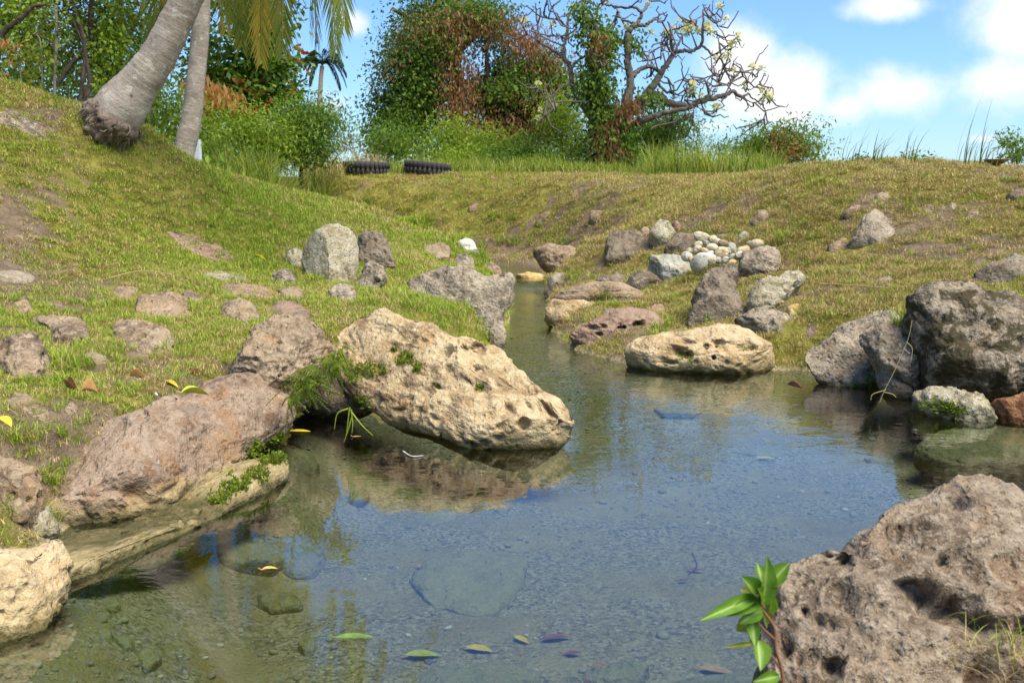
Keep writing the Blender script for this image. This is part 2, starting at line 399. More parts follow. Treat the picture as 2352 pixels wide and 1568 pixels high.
# ------------------------------------------------------------------ terrain
CP = [(100,900,4.2),(50,1100,3.2),(0,750,5.5),(400,750,5.8),(600,700,6.8),(300,640,7.2),(100,600,7.2),(0,500,7.5),(0,400,8.0),
      (0,190,9.5),(150,240,9.5),(265,285,9.3),(330,312,9.5),(430,366,10.5),(560,420,11.5),(700,447,13),(800,470,14),(900,502,14.5),(1000,542,15),
      (1060,577,15.3),(700,550,10),(900,590,10.5),(1000,612,11),(1090,640,12),(500,500,9.5),(300,450,9),(200,350,8.9),(880,650,8.9),
      (480,880,4.75),(250,1000,3.75),(620,830,5.3),(900,700,7.3),
      (690,442,22),(830,404,24),(1050,399,24),(1300,408,22),(1500,409,19),(1660,414,16),(1750,402,13.2),(1900,402,11.7),(2100,402,11),(2352,402,10.6),
      (1300,480,18),(1000,480,21),(850,440,22.5),(1200,540,18),(1400,540,14),(1500,500,14.2),(1600,450,14.6),(1300,600,15),(1450,640,11.5),
      (1600,560,11.8),(1700,600,10.2),(1850,600,9.4),(1900,680,7.8),(2000,620,8.5),(2100,560,8.9),(2300,560,8.4),(2200,470,9.6),(1950,450,10.4),
      (2300,430,9.7),(1800,720,7.7),(1400,720,9.1),(1550,725,8.6),(1620,790,7.5),(2200,700,7.0),(2340,640,7.2)]
cpw = [at(*c) for c in CP]
cpw += [np.array(p, float) for p in [
    (-4.2,3.0,.75),(-6,4,1.3),(-8,6,2.0),(-8,9.5,2.9),(-6.5,12,2.3),(-4.5,13.5,1.62),(-3.5,15,1.1),(-6,18,1.6),(-3.9,16.8,.95),(-2.3,16,.5),(-3.2,17.4,.55),(-2.4,17.6,.28),(-1.2,16.7,.22),(-4.2,19.6,.5),(-6.5,20.8,.8),
    (-12,14,3.0),(-12,5,2.8),(-10,22,2.2),(-6,26,1.9),(0,28,1.95),(6,26,1.75),(5,20,1.7),(9,16,1.5),(8,12,1.5),(12,10,1.55),(9,8,1.2),(6.5,6.5,.9),
    (4.4,5.4,.55),(4.6,3.2,.55),(2.4,2.1,.42),(1.2,1.5,.34),(.2,1.0,.26),(-1.2,1.2,.28),(-2.4,2.0,.38),(0,-1.5,.35),(-4,-1,.8),(4,-1,.7),(12,0,1.3),(-12,-2,2),
    (-.45,15.6,.16),(.6,15.6,.2),(.55,12.5,.16),(14,24,1.7),(-14,28,2.2),(0,34,1.9),(12,34,1.7)]]
cpw = np.array(cpw)
def _phi(r): return np.sqrt(r*r + .35**2)
_A = _phi(np.linalg.norm(cpw[:, None, :2] - cpw[None, :, :2], axis=2)); n_ = len(cpw)
_M = np.zeros((n_+3, n_+3)); _M[:n_, :n_] = _A - .012*np.eye(n_); _M[:n_, n_] = 1; _M[:n_, n_+1:] = cpw[:, :2]; _M[n_:, :n_] = _M[:n_, n_:].T
_w = np.linalg.solve(_M, np.concatenate([cpw[:, 2], [0, 0, 0]]))
def rbf(x, y):
    out = np.empty(x.shape)
    for s in range(0, len(x), 20000):
        xs, ys = x[s:s+20000], y[s:s+20000]
        r = np.sqrt((xs[:, None]-cpw[None, :, 0])**2 + (ys[:, None]-cpw[None, :, 1])**2)
        out[s:s+20000] = _phi(r) @ _w[:n_] + _w[n_] + _w[n_+1]*xs + _w[n_+2]*ys
    return out
pool = [atz(u, v)[:2] for u, v in [(-80,1500),(-10,1420),(40,1340),(90,1270),(150,1210),(300,1140),(450,1080),(545,1030),(600,990),(640,945),(690,925),(770,912),(860,898),
        (950,878),(1060,842),(1140,808),(1158,780),(1165,740),(1170,700),(1163,665)]]
pool += [np.array(p) for p in [(-.16,14.2),(-.34,15.5),(-.5,17.3),(-1.5,19.4),(-4,20.8),(-7,21.6),(-7,22.8),(-4,22.0),(-1.5,21.0),(-.2,19.8),(.42,17.4),(.52,15.5),(.5,13.4)]]
pool += [atz(u, v)[:2] for u, v in [(1262,690),(1258,745),(1300,795),(1360,815),(1440,835),(1500,848),(1700,850),(1820,850),(1880,852),(2000,858),(2100,872),(2200,890),(2400,905)]]
pool += [np.array(p) for p in [(3.7,5.4),(3.5,4.2),(2.7,3.4),(1.9,2.75),(1.15,2.15),(.75,1.7),(.45,1.5),(-.4,1.45),(-.95,1.7)]]
pool = np.array(pool)
def pool_sd(x, y):
    """signed distance to the pool's edge, negative in the water"""
    best = np.full(len(x), 1e9); ins = np.zeros(len(x), bool)
    for k in range(len(pool)):
        a = pool[k]; b = pool[(k+1) % len(pool)]; ab = b-a
        t = np.clip(((x-a[0])*ab[0] + (y-a[1])*ab[1])/(ab @ ab), 0, 1)
        best = np.minimum(best, np.hypot(x-a[0]-t*ab[0], y-a[1]-t*ab[1]))
        c = ((a[1] > y) != (b[1] > y)); q = (b[0]-a[0])*(y-a[1])/((b[1]-a[1]) if b[1] != a[1] else 1e-9) + a[0]
        ins ^= c & (x < q)
    return np.where(ins, -best, best)
def water_level(y): return .10*smooth01(y, 13.2, 14.6)
def height(x, y):
    x = np.atleast_1d(np.asarray(x, float)); y = np.atleast_1d(np.asarray(y, float)); sh = x.shape
    x = x.ravel(); y = y.ravel()
    z = rbf(np.clip(x, -13, 14), np.clip(y, -2, 33))
    far = np.maximum(smooth01(y, 30, 60), np.maximum(smooth01(np.abs(x), 15, 40), smooth01(-y, 3, 25)))
    z = z*(1-far) + 1.7*far
    right = smooth01(x, .1, 1.2)*smooth01(y, 6, 8)
    near = 1 - smooth01(y, 20, 40)
    z += near*((.02*fbm2(x, y, .7, 2, 2.0)) + (.018 + .06*right)*fbm2(x, y, 2.6, 3, 5.0) + (.006 + .04*right)*fbm2(x, y, 8, 3, 9.0))
    sd = pool_sd(x, y); wl = water_level(y)
    z = np.maximum(z, wl + .05)
    bank = wl + .03 + (z - wl - .03)*smooth01(sd, 0.0, .30 + 1.6*smooth01(y, 13, 17))
    bed = wl - .03 - .26*smooth01(-sd, 0.0, .75)*(1 - .5*smooth01(y, 6, 9)) + .03*fbm2(x, y, 2.2, 3, 1.0)
    bed = np.minimum(bed, wl - .02)
    return np.where(sd > 0, bank, bed).reshape(sh)
def h1(x, y): return float(height([x], [y])[0])

def axis(parts):
    out = []
    for a, b, s in parts: out += list(np.arange(a, b, s))
    return np.array(out)
gx = axis([(-600,-60,60),(-60,-14,4),(-14,-6,.3),(-6,-3.2,.09),(-3.2,4.2,.05),(4.2,7,.1),(7,15,.3),(15,60,4),(60,601,60)])
gy = axis([(-200,-20,40),(-20,-2,2),(-2,1.2,.2),(1.2,9,.05),(9,16,.09),(16,26,.16),(26,60,1.5),(60,1501,80)])
GX, GY = np.meshgrid(gx, gy)
GZ = height(GX.ravel(), GY.ravel())
def bare_amount(x, y):
    right = smooth01(x, .0, 1.0)*smooth01(y, 5.5, 7.5)
    b = .5 + .9*fbm2(x, y, .9, 3, 11.0) + .55*fbm2(x, y, 3.3, 3, 21.0)
    b = b - .36 + .24*right
    path = np.exp(-((x+3.4)/.9)**2 - ((y-6.9)/.9)**2)*.5 + .16*smooth01(-x, .2, .8)*smooth01(y, 3.2, 4)*(1-smooth01(y, 6.2, 7.4))
    gully = .75*np.exp(-(pool_sd(np.ravel(x), np.ravel(y)).reshape(np.shape(x))/.7)**2)*smooth01(y, 15.4, 16.4)
    return np.clip(b + path + gully, 0, 1)
nx, ny = len(gx), len(gy)
idx = np.arange(nx*ny).reshape(ny, nx)
TF = np.stack([idx[:-1, :-1], idx[:-1, 1:], idx[1:, 1:], idx[1:, :-1]], -1).reshape(-1, 4)
bareG = bare_amount(GX.ravel(), GY.ravel())
ground = link('ground', mesh_np('ground', np.stack([GX.ravel(), GY.ravel(), GZ], 1), TF, True, {'bare': bareG}), ground_mat())
tag(ground, 'grassy banks and sandy pool bed of a little stream valley', 'ground', kind='structure')
# water sheet
wx = np.arange(-7.5, 4.61, .15); wy = np.arange(.9, 24.01, .15); WX, WY = np.meshgrid(wx, wy)
wi = np.arange(WX.size).reshape(WX.shape)
water = link('water', mesh_np('water', np.stack([WX.ravel(), WY.ravel(), water_level(WY.ravel())], 1),
             np.stack([wi[:-1, :-1], wi[:-1, 1:], wi[1:, 1:], wi[1:, :-1]], -1).reshape(-1, 4)), water_mat())
tag(water, 'clear still pool fed by a narrow stream', 'water', kind='structure')

# ------------------------------------------------------------------ rocks
def _ico(sub):
    bm = bmesh.new(); bmesh.ops.create_icosphere(bm, subdivisions=sub, radius=1.0)
    V = np.array([v.co[:] for v in bm.verts]); F = np.array([[v.index for v in f.verts] for f in bm.faces]); bm.free()
    return V, F
ICO = {k: _ico(k) for k in (2, 3, 4, 5, 6)}
OCC = {}                                      # cells of the ground that stone covers
def occupy(V):
    z = height(V[:, 0], V[:, 1])
    for x, y, a in zip(V[:, 0], V[:, 1], V[:, 2] - z):
        if a > .004: OCC[(int(math.floor(x/.05)), int(math.floor(y/.05)))] = 1
def radial(poly):
    """outline polygon -> centre and radius table by angle"""
    P = np.asarray(poly, float); a = P; b = np.roll(P, -1, 0)
    cr = a[:, 0]*b[:, 1] - b[:, 0]*a[:, 1]; A = cr.sum()/2
    c = ((a+b)*cr[:, None]).sum(0)/(6*A)
    n = 360; th = np.linspace(0, 2*np.pi, n, endpoint=False); Rr = np.zeros(n)
    for i, t in enumerate(th):
        d = np.array([math.cos(t), math.sin(t)])
        e = b-a; w = a-c
        den = d[0]*e[:, 1] - d[1]*e[:, 0]; den[np.abs(den) < 1e-9] = 1e-9
        s = (w[:, 0]*e[:, 1] - w[:, 1]*e[:, 0])/den; q = (w[:, 0]*d[1] - w[:, 1]*d[0])/den
        ok = (s > 0) & (q >= 0) & (q <= 1)
        Rr[i] = s[ok].max() if ok.any() else Rr[i-1]
    k = np.array([1, 2, 3, 2, 1.]); k /= k.sum()
    Rr = np.convolve(np.concatenate([Rr[-2:], Rr, Rr[:2]]), k, 'valid')
    return c, Rr
def shape_stone(V, F, size, seed, rough=1.0, chis=5, pits=(), strat=0.0, crag=1.0, planes=()):
    rs = np.random.RandomState(seed); o = rs.uniform(-50, 50, 3)
    c = V.mean(0)
    N = vnorm(V, F)
    V = V + N*(size*.085*rough*fbm((V-c)/size*1.9 + o, 3))[:, None]
    for nx_, ny_, nz_, qq in planes:          # given main faces
        d = np.array([nx_, ny_, nz_]); d /= np.linalg.norm(d); pr = (V-c) @ d; tq = np.quantile(pr, qq)
        V = V - (np.maximum(pr - tq, 0)*.9)[:, None]*d
    for k in range(chis):                     # knock flat faces off the lump
        d = rs.normal(size=3); d /= np.linalg.norm(d)
        pr = (V-c) @ d; tq = np.quantile(pr, rs.uniform(.86, .965))
        over = np.maximum(pr - tq, 0); V = V - (over*.82)[:, None]*d
    q = (V-c)/size
    N = vnorm(V, F)
    wq = q + .22*np.stack([perlin(q*3.1 + o), perlin(q*3.1 - o), perlin(q*3.1 + 2*o)], 1)
    _, rb = worley(wq*2.6 + o); _, rb2 = worley(wq*6.1 - o)               # fracture blocks
    V = V + N*(size*.72*crag*(.055*(rb-.5) + .022*(rb2-.5) + .030*fbm(wq*np.array([2.5, 2.5, 11]) + o, 3)))[:, None]
    N = vnorm(V, F); q = (V-c)/size
    rid = 1 - np.abs(perlin(q*4.3 + o*1.3))*2
    V = V + N*(size*(.024*rough*fbm(q*7 + o, 5, gain=.58) - .028*rough*np.clip(rid-.84, 0, 1)*6))[:, None]
    if strat:
        V = V + N*(size*strat*np.sin((V[:, 2]-c[2])/size*26 + 3*fbm(q*2 + o, 2)))[:, None]
    for cell, rad, dep, prob in pits:
        d, r = worley((V + rs.uniform(0, 9, 3))/cell + .35*fbm(V/cell + o, 2)[:, None])
        on = r < prob
        V = V - N*(on*dep*smooth01(-d, -rad, -rad*.35))[:, None]
    return V
SEED = [100]
PIT_L = [(.17, .38, .065, .6), (.075, .40, .030, .6), (.035, .42, .012, .65)]
PIT_S = [(.075, .42, .026, .6), (.035, .42, .011, .65)]
PIT_N = [(.15, .40, .085, .6), (.07, .44, .050, .65), (.03, .44, .018, .7)]
def hitY(u, v):
    n = 500; Y = np.geomspace(1.5, 40, n); P = at_arr(np.full(n, float(u)), np.full(n, float(v)), Y)
    d = P[:, 2] - height(P[:, 0], P[:, 1]); k = int(np.argmax(d < 0)); return Y[k] if d[k] < 0 else None
def rock(name, label, out, YL, YR, lean, tf, tb, mat, sub=4, rough=1.0, chis=5, pits=(), sink=1.22, ex=.75, strat=0.0, cat='rock', group=None, seed=None, auto=False, crag=1.0, planes=(), holes=(), drop=0.0):
    c, Rt = radial(out); P = np.asarray(out, float)
    u0, u1 = P[:, 0].min(), P[:, 0].max(); v0, v1 = P[:, 1].min(), P[:, 1].max()
    if auto:                                  # set the stone down where its foot meets the ground
        yh = hitY(c[0], v1 - .06*(v1-v0))
        if yh is not None and .6*YL < yh < 1.6*YL:
            YL = YR = yh + .3*tf
            yt = hitY(c[0], v0)
            lean = min(lean*1.3, .85*(yt-yh)) if yt is not None else lean
    S, F = ICO[sub]
    rho = np.hypot(S[:, 0], S[:, 2]); th = np.mod(np.arctan2(-S[:, 2], S[:, 0]), 2*np.pi)   # picture v runs down
    Rr = np.interp(th, np.linspace(0, 2*np.pi, 361), np.append(Rt, Rt[0]))
    Rr = Rr*np.where(np.sin(th) > 0, 1 + (sink-1)*np.sin(th), 1)
    u = c[0] + Rr*np.cos(th)*rho; v = c[1] + Rr*np.sin(th)*rho
    Yd = YL + (YR-YL)*(u-u0)/(u1-u0) + lean*(v1-v)/(v1-v0)
    V = at_arr(u, v, Yd)
    a = at(u0, v1, YL); b = at(u1, v1, YR); e = (b-a)/np.linalg.norm(b-a)
    tpt = at((u0+u1)/2, v0, (YL+YR)/2+lean) - at((u0+u1)/2, v1, (YL+YR)/2); tpt /= np.linalg.norm(tpt)
    n = np.cross(e, tpt); n = n*(1 if n[1] > 0 else -1); n /= np.linalg.norm(n)
    n = -n if n[1] < 0 else n
    dep = np.sign(S[:, 1])*np.abs(S[:, 1])**ex
    V = V + n[None, :]*(np.where(dep > 0, dep*tb, dep*tf))[:, None]
    size = math.sqrt(np.ptp(V[:, 0])*max(np.ptp(V[:, 2]), .3*np.ptp(V[:, 0])))
    SEED[0] += 1
    V = shape_stone(V, F, size, seed or SEED[0], rough, chis, pits, strat, crag, planes)
    E = np.concatenate([F[:, [0, 1]], F[:, [1, 2]], F[:, [2, 0]]]); E = np.concatenate([E, E[:, ::-1]])
    cnt = np.bincount(E[:, 0], minlength=len(V)).astype(float)
    def despike(V, thr):
        for _ in range(4):
            mn = np.stack([np.bincount(E[:, 0], V[E[:, 1], q], minlength=len(V)) for q in range(3)], 1)/cnt[:, None]
            bad = np.linalg.norm(V - mn, axis=1) > thr; V = np.where(bad[:, None], mn, V)
        return V
    kk = 2.0**(6-sub); V = despike(V, size*.022*kk)
    if holes:                                 # single hollows worn into the face
        N = vnorm(V, F); ey = np.array([0, 0, CAM_H]); vd = V - ey; vd /= np.linalg.norm(vd, axis=1)[:, None]
        d = V - ey; cp, s_ = math.cos(PITCH), math.sin(PITCH); f = d[:, 1]*cp - d[:, 2]*s_; upv = d[:, 1]*s_ + d[:, 2]*cp
        pu = 1176 + FPX*d[:, 0]/f; pv = 784 - FPX*upv/f; fr = smooth01(-(N*vd).sum(1), .18, .42)
        wob = 1 + .35*perlin(V*(18/size) + 3.3); mv = np.zeros(len(V))
        for hu, hv, hr, hd in holes:
            mv = np.maximum(mv, fr*hd*smooth01(-np.hypot(pu-hu, pv-hv)/(hr*wob), -1, -.55))
        V = despike(V + vd*mv[:, None], size*.03*kk)
    base = np.array([V[:, 0].mean(), V[:, 1].mean(), V[:, 2].min()])
    occupy(V[::2] if sub > 4 else V)
    o = link(name, mesh_np(name, V - base, F), RM[mat], loc=base)
    o.location.z -= drop
    tag(o, label, cat, group)
    return o
def slab(name, label, out, Y, mat, thick=.035, seed=None, cat='rock'):
    """stone face lying flush in the slope of the ground"""
    c, Rt = radial(out); S, F = ICO[4]; n = len(S)
    rho = np.hypot(S[:, 0], S[:, 2]); th = np.mod(np.arctan2(-S[:, 2], S[:, 0]), 2*np.pi)
    Rr = np.interp(th, np.linspace(0, 2*np.pi, 361), np.append(Rt, Rt[0]))
    u = c[0] + Rr*np.cos(th)*rho; v = c[1] + Rr*np.sin(th)*rho
    Yc = hitY(*c) or Y; Ys = np.linspace(.82*Yc, 1.3*Yc, 160)
    uu = np.repeat(u, 160); vv = np.repeat(v, 160); P = at_arr(uu, vv, np.tile(Ys, n))
    d = (P[:, 2] - height(P[:, 0], P[:, 1])).reshape(n, 160); k = np.where((d < 0).any(1), np.argmax(d < 0, 1), 159)
    V = P.reshape(n, 160, 3)[np.arange(n), k].copy(); V[:, 2] += np.where(S[:, 1] < 0, thick, -.12)*np.abs(S[:, 1])**.5 - .012
    SEED[0] += 1
    size = max(.25, .5*np.ptp(V[:, 0])); V[:, 2] += .018*fbm(V*5 + SEED[0], 4); V[:, 2] += .010*(worley(V*6 + SEED[0])[1] - .5)
    base = np.array([V[:, 0].mean(), V[:, 1].mean(), V[:, 2].min()]); occupy(V[S[:, 1] < .1])
    o = link(name, mesh_np(name, V - base, F), RM[mat], loc=base); tag(o, label, cat); return o
def z4(*p): return [(x*.3516, y*.3516+505.3) for x, y in p]
def z5(*p): return [(x*.3516+643.1, y*.3516+459.4) for x, y in p]
def z6(*p): return [(x*.3516+1525, y*.3516+459.4) for x, y in p]
def z7(*p): return [(x*.3516, y*.3516+1017) for x, y in p]
def z8(*p): return [(x*.3516+1525, y*.3516+1017) for x, y in p]
def r2(*p): return [(x*.2930+1240.3, y*.2930+459.4) for x, y in p]
def z1(*p): return [(x*.3516, y*.3516) for x, y in p]
def z3(*p): return [(x*.3516+1525, y*.3516) for x, y in p]

def hz(fn, k, *p, deep=1.8): return [(*fn((a, b))[0], r*k*1.12, d*deep) for a, b, r, d in p]
# --- large boulders round the pool
M = rock('boulder', 'long tan pitted boulder sloping down into the pool', z5((300,790),(350,730),(420,715),(490,708),(560,725),(640,712),(730,745),(850,790),(1000,820),(1060,860),(1150,900),(1210,898),(1290,935),(1380,958),(1440,990),(1500,1030),(1600,1080),(1700,1150),(1780,1200),(1840,1250),(1880,1290),(1897,1350),(1885,1430),(1865,1500),(1820,1560))
     + [(1270,1035),(1215,1064),(1160,1062),(1090,1038),(1030,1010),(960,988),(890,968),(850,945),(805,915),(778,885),(768,840),(772,790),(756,752)],
     5.15, 4.42, .75, .13, .35, 'tan', 6, .55, 1, PIT_L, 1.06, .8, cat='boulder', seed=11, crag=.55, planes=[(.15,-.45,.88,.86),(.1,-.95,-.25,.90),(-.55,-.1,.83,.972)],
     holes=hz(z5, .3516, (1495,1368,30,.09),(1762,1388,34,.10),(1330,1240,56,.035),(1285,980,52,.03),(1280,1112,44,.03),(960,1140,30,.03),(1845,1320,24,.06),(1570,1328,18,.05),(1640,1358,20,.05),(1712,1392,16,.05),(1590,1460,44,.03),(1450,1200,26,.03),(1500,1215,22,.04),(1150,1170,26,.03),(1460,1115,20,.03),(1030,1215,22,.04),(880,1090,34,.03),(800,1010,34,.03),(640,1090,36,.025),(700,950,30,.03),(1100,1000,26,.025),(1200,970,24,.025)))
L1 = rock('boulder', 'pinkish brown angular boulder with moss on its end above a pale slab', [(165,1060),(190,1010),(240,965),(330,935),(420,905),(470,880),(560,863),(600,870),(640,905),(662,940),(665,985),(640,1012),(600,1038),(545,1072),(505,1112),(470,1152),(400,1192),(320,1228),(250,1260),(190,1248),(165,1190),(168,1120)],
     3.28, 4.38, .75, .15, .28, 'pink', 6, .9, 2, [(.05,.4,.008,.4)], 1.0, .7, cat='boulder', seed=12, planes=[(-.25,-.35,.9,.87),(.45,-.85,-.05,.90)])
rock('boulder', 'pale yellowish slab at the water under the pinkish boulder', [(150,1290),(250,1248),(400,1190),(520,1125),(590,1052),(645,1022),(650,1085),(625,1135),(560,1185),(470,1240),(390,1280),(300,1315),(200,1355),(155,1335)],
     2.98, 4.18, .15, .14, .4, 'wet', 6, .8, 1, PIT_S, 1.0, .6, cat='boulder', seed=13)
rock('boulder', 'brown rough boulder wedged behind the long tan boulder', z4((1440,860),(1500,790),(1560,755),(1700,700),(1850,668),(2000,655),(2120,680),(2200,740),(2215,830),(2190,900),(2120,940),(2050,985),(2020,1045),(1960,1105),(1870,1165),(1800,1140),(1720,1090),(1650,1040),(1560,1010),(1480,950)),
     4.75, 4.95, .55, .14, .35, 'brown', 6, 1.1, 6, PIT_S, 1.05, .75, cat='boulder', seed=14)
rock('boulder', 'tan boulder with cracked underside at the foot of the grass, washed by the pool', z7((-160,620),(60,680),(150,690),(260,650),(360,680),(400,780),(425,950),(400,1040),(340,1130),(300,1220),(230,1330),(100,1430),(0,1560),(-160,1640)),
     2.45, 2.72, .28, .10, .3, 'tan', 5, .9, 5, PIT_S, 1.0, .7, cat='boulder', seed=15)
BR = rock('boulder', 'large pitted brown boulder with a leafy sprig at its side', z8((675,960),(700,860),(760,808),(900,740),(1050,690),(1160,620),(1280,580),(1360,470),(1450,370),(1560,310),(1640,280),(1720,230),(1800,200),(1880,183),(1960,220),(2050,228),(2150,240),(2250,290),(2330,330),(2480,420),(2640,700),(2640,1500),(2300,2100),(1500,2250),(850,2200),(745,1700),(715,1350),(690,1100)),
     1.92, 1.98, .55, .14, .40, 'near', 6, .75, 4, PIT_N, 1.1, .8, cat='boulder', seed=16, crag=.7,
     holes=hz(z8, .3516, (1600,970,90,.08),(1660,1040,60,.10),(1560,930,50,.06),(1560,1070,40,.05),(1340,960,40,.05),(1390,1080,36,.04),(850,1020,30,.05),(1180,760,56,.05),(1600,580,30,.03),(1900,430,56,.04),(1820,790,50,.04),(1550,715,34,.03),(1440,550,26,.03),(1765,690,26,.03),(770,1240,30,.04),(1010,1170,40,.03),(1100,1190,46,.03),(1240,1010,30,.04),(1100,1480,80,.07),(980,1400,50,.04),(2050,1040,60,.04),(1870,530,30,.03),(920,1100,30,.03),(1690,545,36,.025),(1530,550,30,.03),(1470,690,24,.03),(1750,1070,80,.06),(1850,1120,80,.07),(1950,1170,80,.07),(2060,1210,80,.07),(2180,1230,80,.07),(2300,1210,80,.07), deep=1.2))
rock('boulder', 'steep grey speckled block standing in the stream mouth', z5((755,460),(800,430),(880,440),(1000,450),(1060,440),(1150,430),(1230,450),(1300,470),(1340,490),(1400,495),(1450,483),(1520,488),(1537,530),(1505,640),(1485,720),(1472,800),(1478,880),(1450,960),(1420,985),(1340,955),(1250,922),(1150,892),(1060,850),(1000,800),(960,740),(900,680),(800,620),(765,560)),
     8.2, 8.3, .35, .12, .35, 'grey', 5, .9, 5, [(.045,.4,.012,.5)], 1.05, .6, cat='boulder', seed=17, planes=[(.05,-.95,.3,.84)])
rock('rock', 'smooth pale grey stone against the foot of the grey block', z5((1362,850),(1410,805),(1465,812),(1480,870),(1468,940),(1430,985),(1390,960),(1360,900)), 8.05, 8.05, .1, .07, .1, 'grey', 3, .5, 1, (), 1.1)
R1 = rock('boulder', 'low tan boulder with dark holes along the far pool edge', r2((655,1205),(720,1160),(860,1110),(960,1060),(1050,1070),(1150,1050),(1280,1030),(1370,1012),(1450,1030),(1560,1035),(1680,1068),(1800,1110),(1900,1160),(1945,1210),(1978,1270),(1945,1330),(1850,1347),(1700,1342),(1550,1360),(1400,1352),(1200,1342),(1050,1332),(900,1310),(780,1270),(680,1245)),
     7.05, 6.85, .45, .16, .35, 'tan', 6, .7, 3, [(.07,.36,.02,.45)], 1.05, .75, cat='boulder', seed=18, crag=.5,
     holes=hz(r2, .293, (1090,1190,46,.06),(1165,1215,34,.06),(1590,1158,44,.06),(1650,1155,44,.06),(1035,1275,20,.08),(1155,1112,20,.06),(1530,1125,26,.05),(1360,1235,18,.05),(1690,1270,20,.04),(1805,1250,18,.05),(1395,1130,40,.03),(970,1260,34,.03),(1300,1150,26,.03),(1195,1118,14,.05),(1450,1125,14,.04)))
rock('boulder', 'rosy topped boulder with holes and yellow foot beside the stream', r2((222,1092),(300,1030),(420,980),(560,900),(700,878),(820,890),(920,920),(985,970),(940,1020),(800,1070),(700,1112),(560,1137),(420,1127),(300,1112)),
     8.15, 7.95, .45, .14, .3, 'rosy', 6, .7, 3, [(.07,.38,.02,.5)], 1.05, .75, cat='boulder', seed=19, crag=.5,
     holes=hz(r2, .293, (760,985,38,.08),(620,1010,24,.08),(400,1000,24,.07),(440,1005,14,.06),(470,1050,20,.05),(560,1050,14,.05),(500,990,18,.05),(660,995,16,.05),(700,1060,30,.04)))
rock('boulder', 'long flat ledge of layered tan rock tapering into the grass', r2((88,712),(200,690),(320,674),(450,694),(600,705),(680,720),(780,765),(900,772),(1010,772),(910,802),(820,812),(700,812),(560,802),(420,797),(280,792),(180,803),(98,795)),
     9.75, 9.6, .35, .12, .3, 'brown', 5, .6, 2, PIT_S, 1.0, .6, .008, cat='boulder', seed=20)
rock('boulder', 'square yellowish block beneath the layered ledge at the stream', r2((25,935),(50,830),(90,770),(150,785),(300,790),(430,815),(500,870),(430,960),(350,1008),(220,1008),(110,985)),
     9.45, 9.45, .12, .12, .4, 'tan', 4, .6, 4, PIT_S, 1.03, .5, cat='boulder', seed=21, crag=.5, holes=hz(r2, .293, (137,888,11,.09)))
rock('boulder', 'sloping pinkish grey boulder rising from the pool beside the dark boulder', z6((875,1095),(950,1010),(1050,920),(1150,830),(1270,778),(1420,745),(1520,740),(1560,860),(1500,1000),(1450,1120),(1410,1230),(1300,1255),(1150,1232),(1000,1185),(900,1135)),
     6.55, 6.35, .5, .12, .4, 'grey', 5, .8, 5, [(.05,.4,.01,.4)], 1.05, .75, cat='boulder', seed=22)
rock('boulder', 'weathered grey boulder with a grass tuft, leaning against the dark boulder', z6((1275,855),(1360,790),(1480,750),(1590,738),(1640,850),(1700,960),(1760,1080),(1780,1180),(1720,1235),(1620,1235),(1550,1205),(1430,1145),(1370,1055),(1300,980)),
     6.15, 5.95, .3, .12, .3, 'grey', 5, 1.1, 5, PIT_S, 1.0, .75, cat='boulder', seed=23)
R17 = rock('boulder', 'big dark boulder blotched with black moss at the pool edge', z6((1592,690),(1640,620),(1740,568),(1880,572),(1980,588),(2080,630),(2200,640),(2352,655),(2480,700),(2520,900),(2500,1120),(2380,1230),(2250,1275),(2100,1290),(1980,1275),(1860,1235),(1780,1185),(1730,1085),(1680,955),(1630,870),(1598,780)),
     5.75, 5.65, .5, .22, .45, 'mossy', 6, .7, 3, [(.035,.42,.011,.65)], 1.0, .75, cat='boulder', seed=24)
rock('boulder', 'pale jagged ledge with green moss under the big dark boulder', z6((1585,1290),(1660,1258),(1800,1262),(1950,1270),(2080,1290),(2150,1380),(2175,1475),(2050,1490),(1900,1478),(1750,1440),(1650,1375)),
     5.5, 5.35, .2, .1, .4, 'lich', 5, 1.4, 5, PIT_S, 1.05, .7, cat='boulder', seed=25)
rock('rock', 'added dark stone standing in for shade in the cleft under the left end of the long tan boulder', [(655,850),(720,812),(790,800),(840,850),(860,920),(820,945),(740,952),(675,935)], 5.55, 5.45, .2, .12, .3, 'dark', 4, 1, 4, (), 1.1)  # added filler; its dark colour stands in for the cave's shade
rock('rock', 'added dark stone standing in for shade in the hollow between the weathered grey boulder and the mossy ledge', z6((1380,1120),(1480,1130),(1600,1190),(1660,1260),(1640,1330),(1520,1310),(1420,1250)), 6.15, 6.0, .15, .1, .25, 'dark', 4, 1, 4, (), 1.1)  # added stone, dark to imitate shade where the lit bed showed through
rock('rock', 'rust orange stone in the water under the big dark boulder', z6((2150,1310),(2280,1270),(2420,1280),(2440,1460),(2300,1500),(2190,1480)), 5.35, 5.35, .1, .08, .2, 'rust', 4, 1, 4, (), 1.05)
rock('boulder', 'rounded grey boulder on the grass behind the big dark boulder', z6((1968,575),(2020,500),(2120,440),(2250,413),(2352,418),(2470,440),(2500,640),(2352,665),(2250,655),(2120,630)), 7.2, 7.2, .35, .15, .35, 'dark', 5, .9, 4, PIT_S, 1.15, cat='boulder', seed=26)
rock('boulder', 'big grey wedge shaped boulder alone on the dry bank', z6((1190,305),(1260,220),(1290,110),(1330,85),(1390,48),(1450,78),(1550,140),(1655,200),(1600,260),(1550,320),(1500,350),(1490,392),(1400,402),(1300,402),(1210,372),(1185,335)), 9.15, 9.25, .35, .12, .35, 'grey', 5, .7, 7, [(.05,.4,.008,.35)], 1.15, .6, cat='boulder', seed=27, crag=.6, planes=[(.45,-.45,.77,.82),(-.5,-.85,0,.86)])
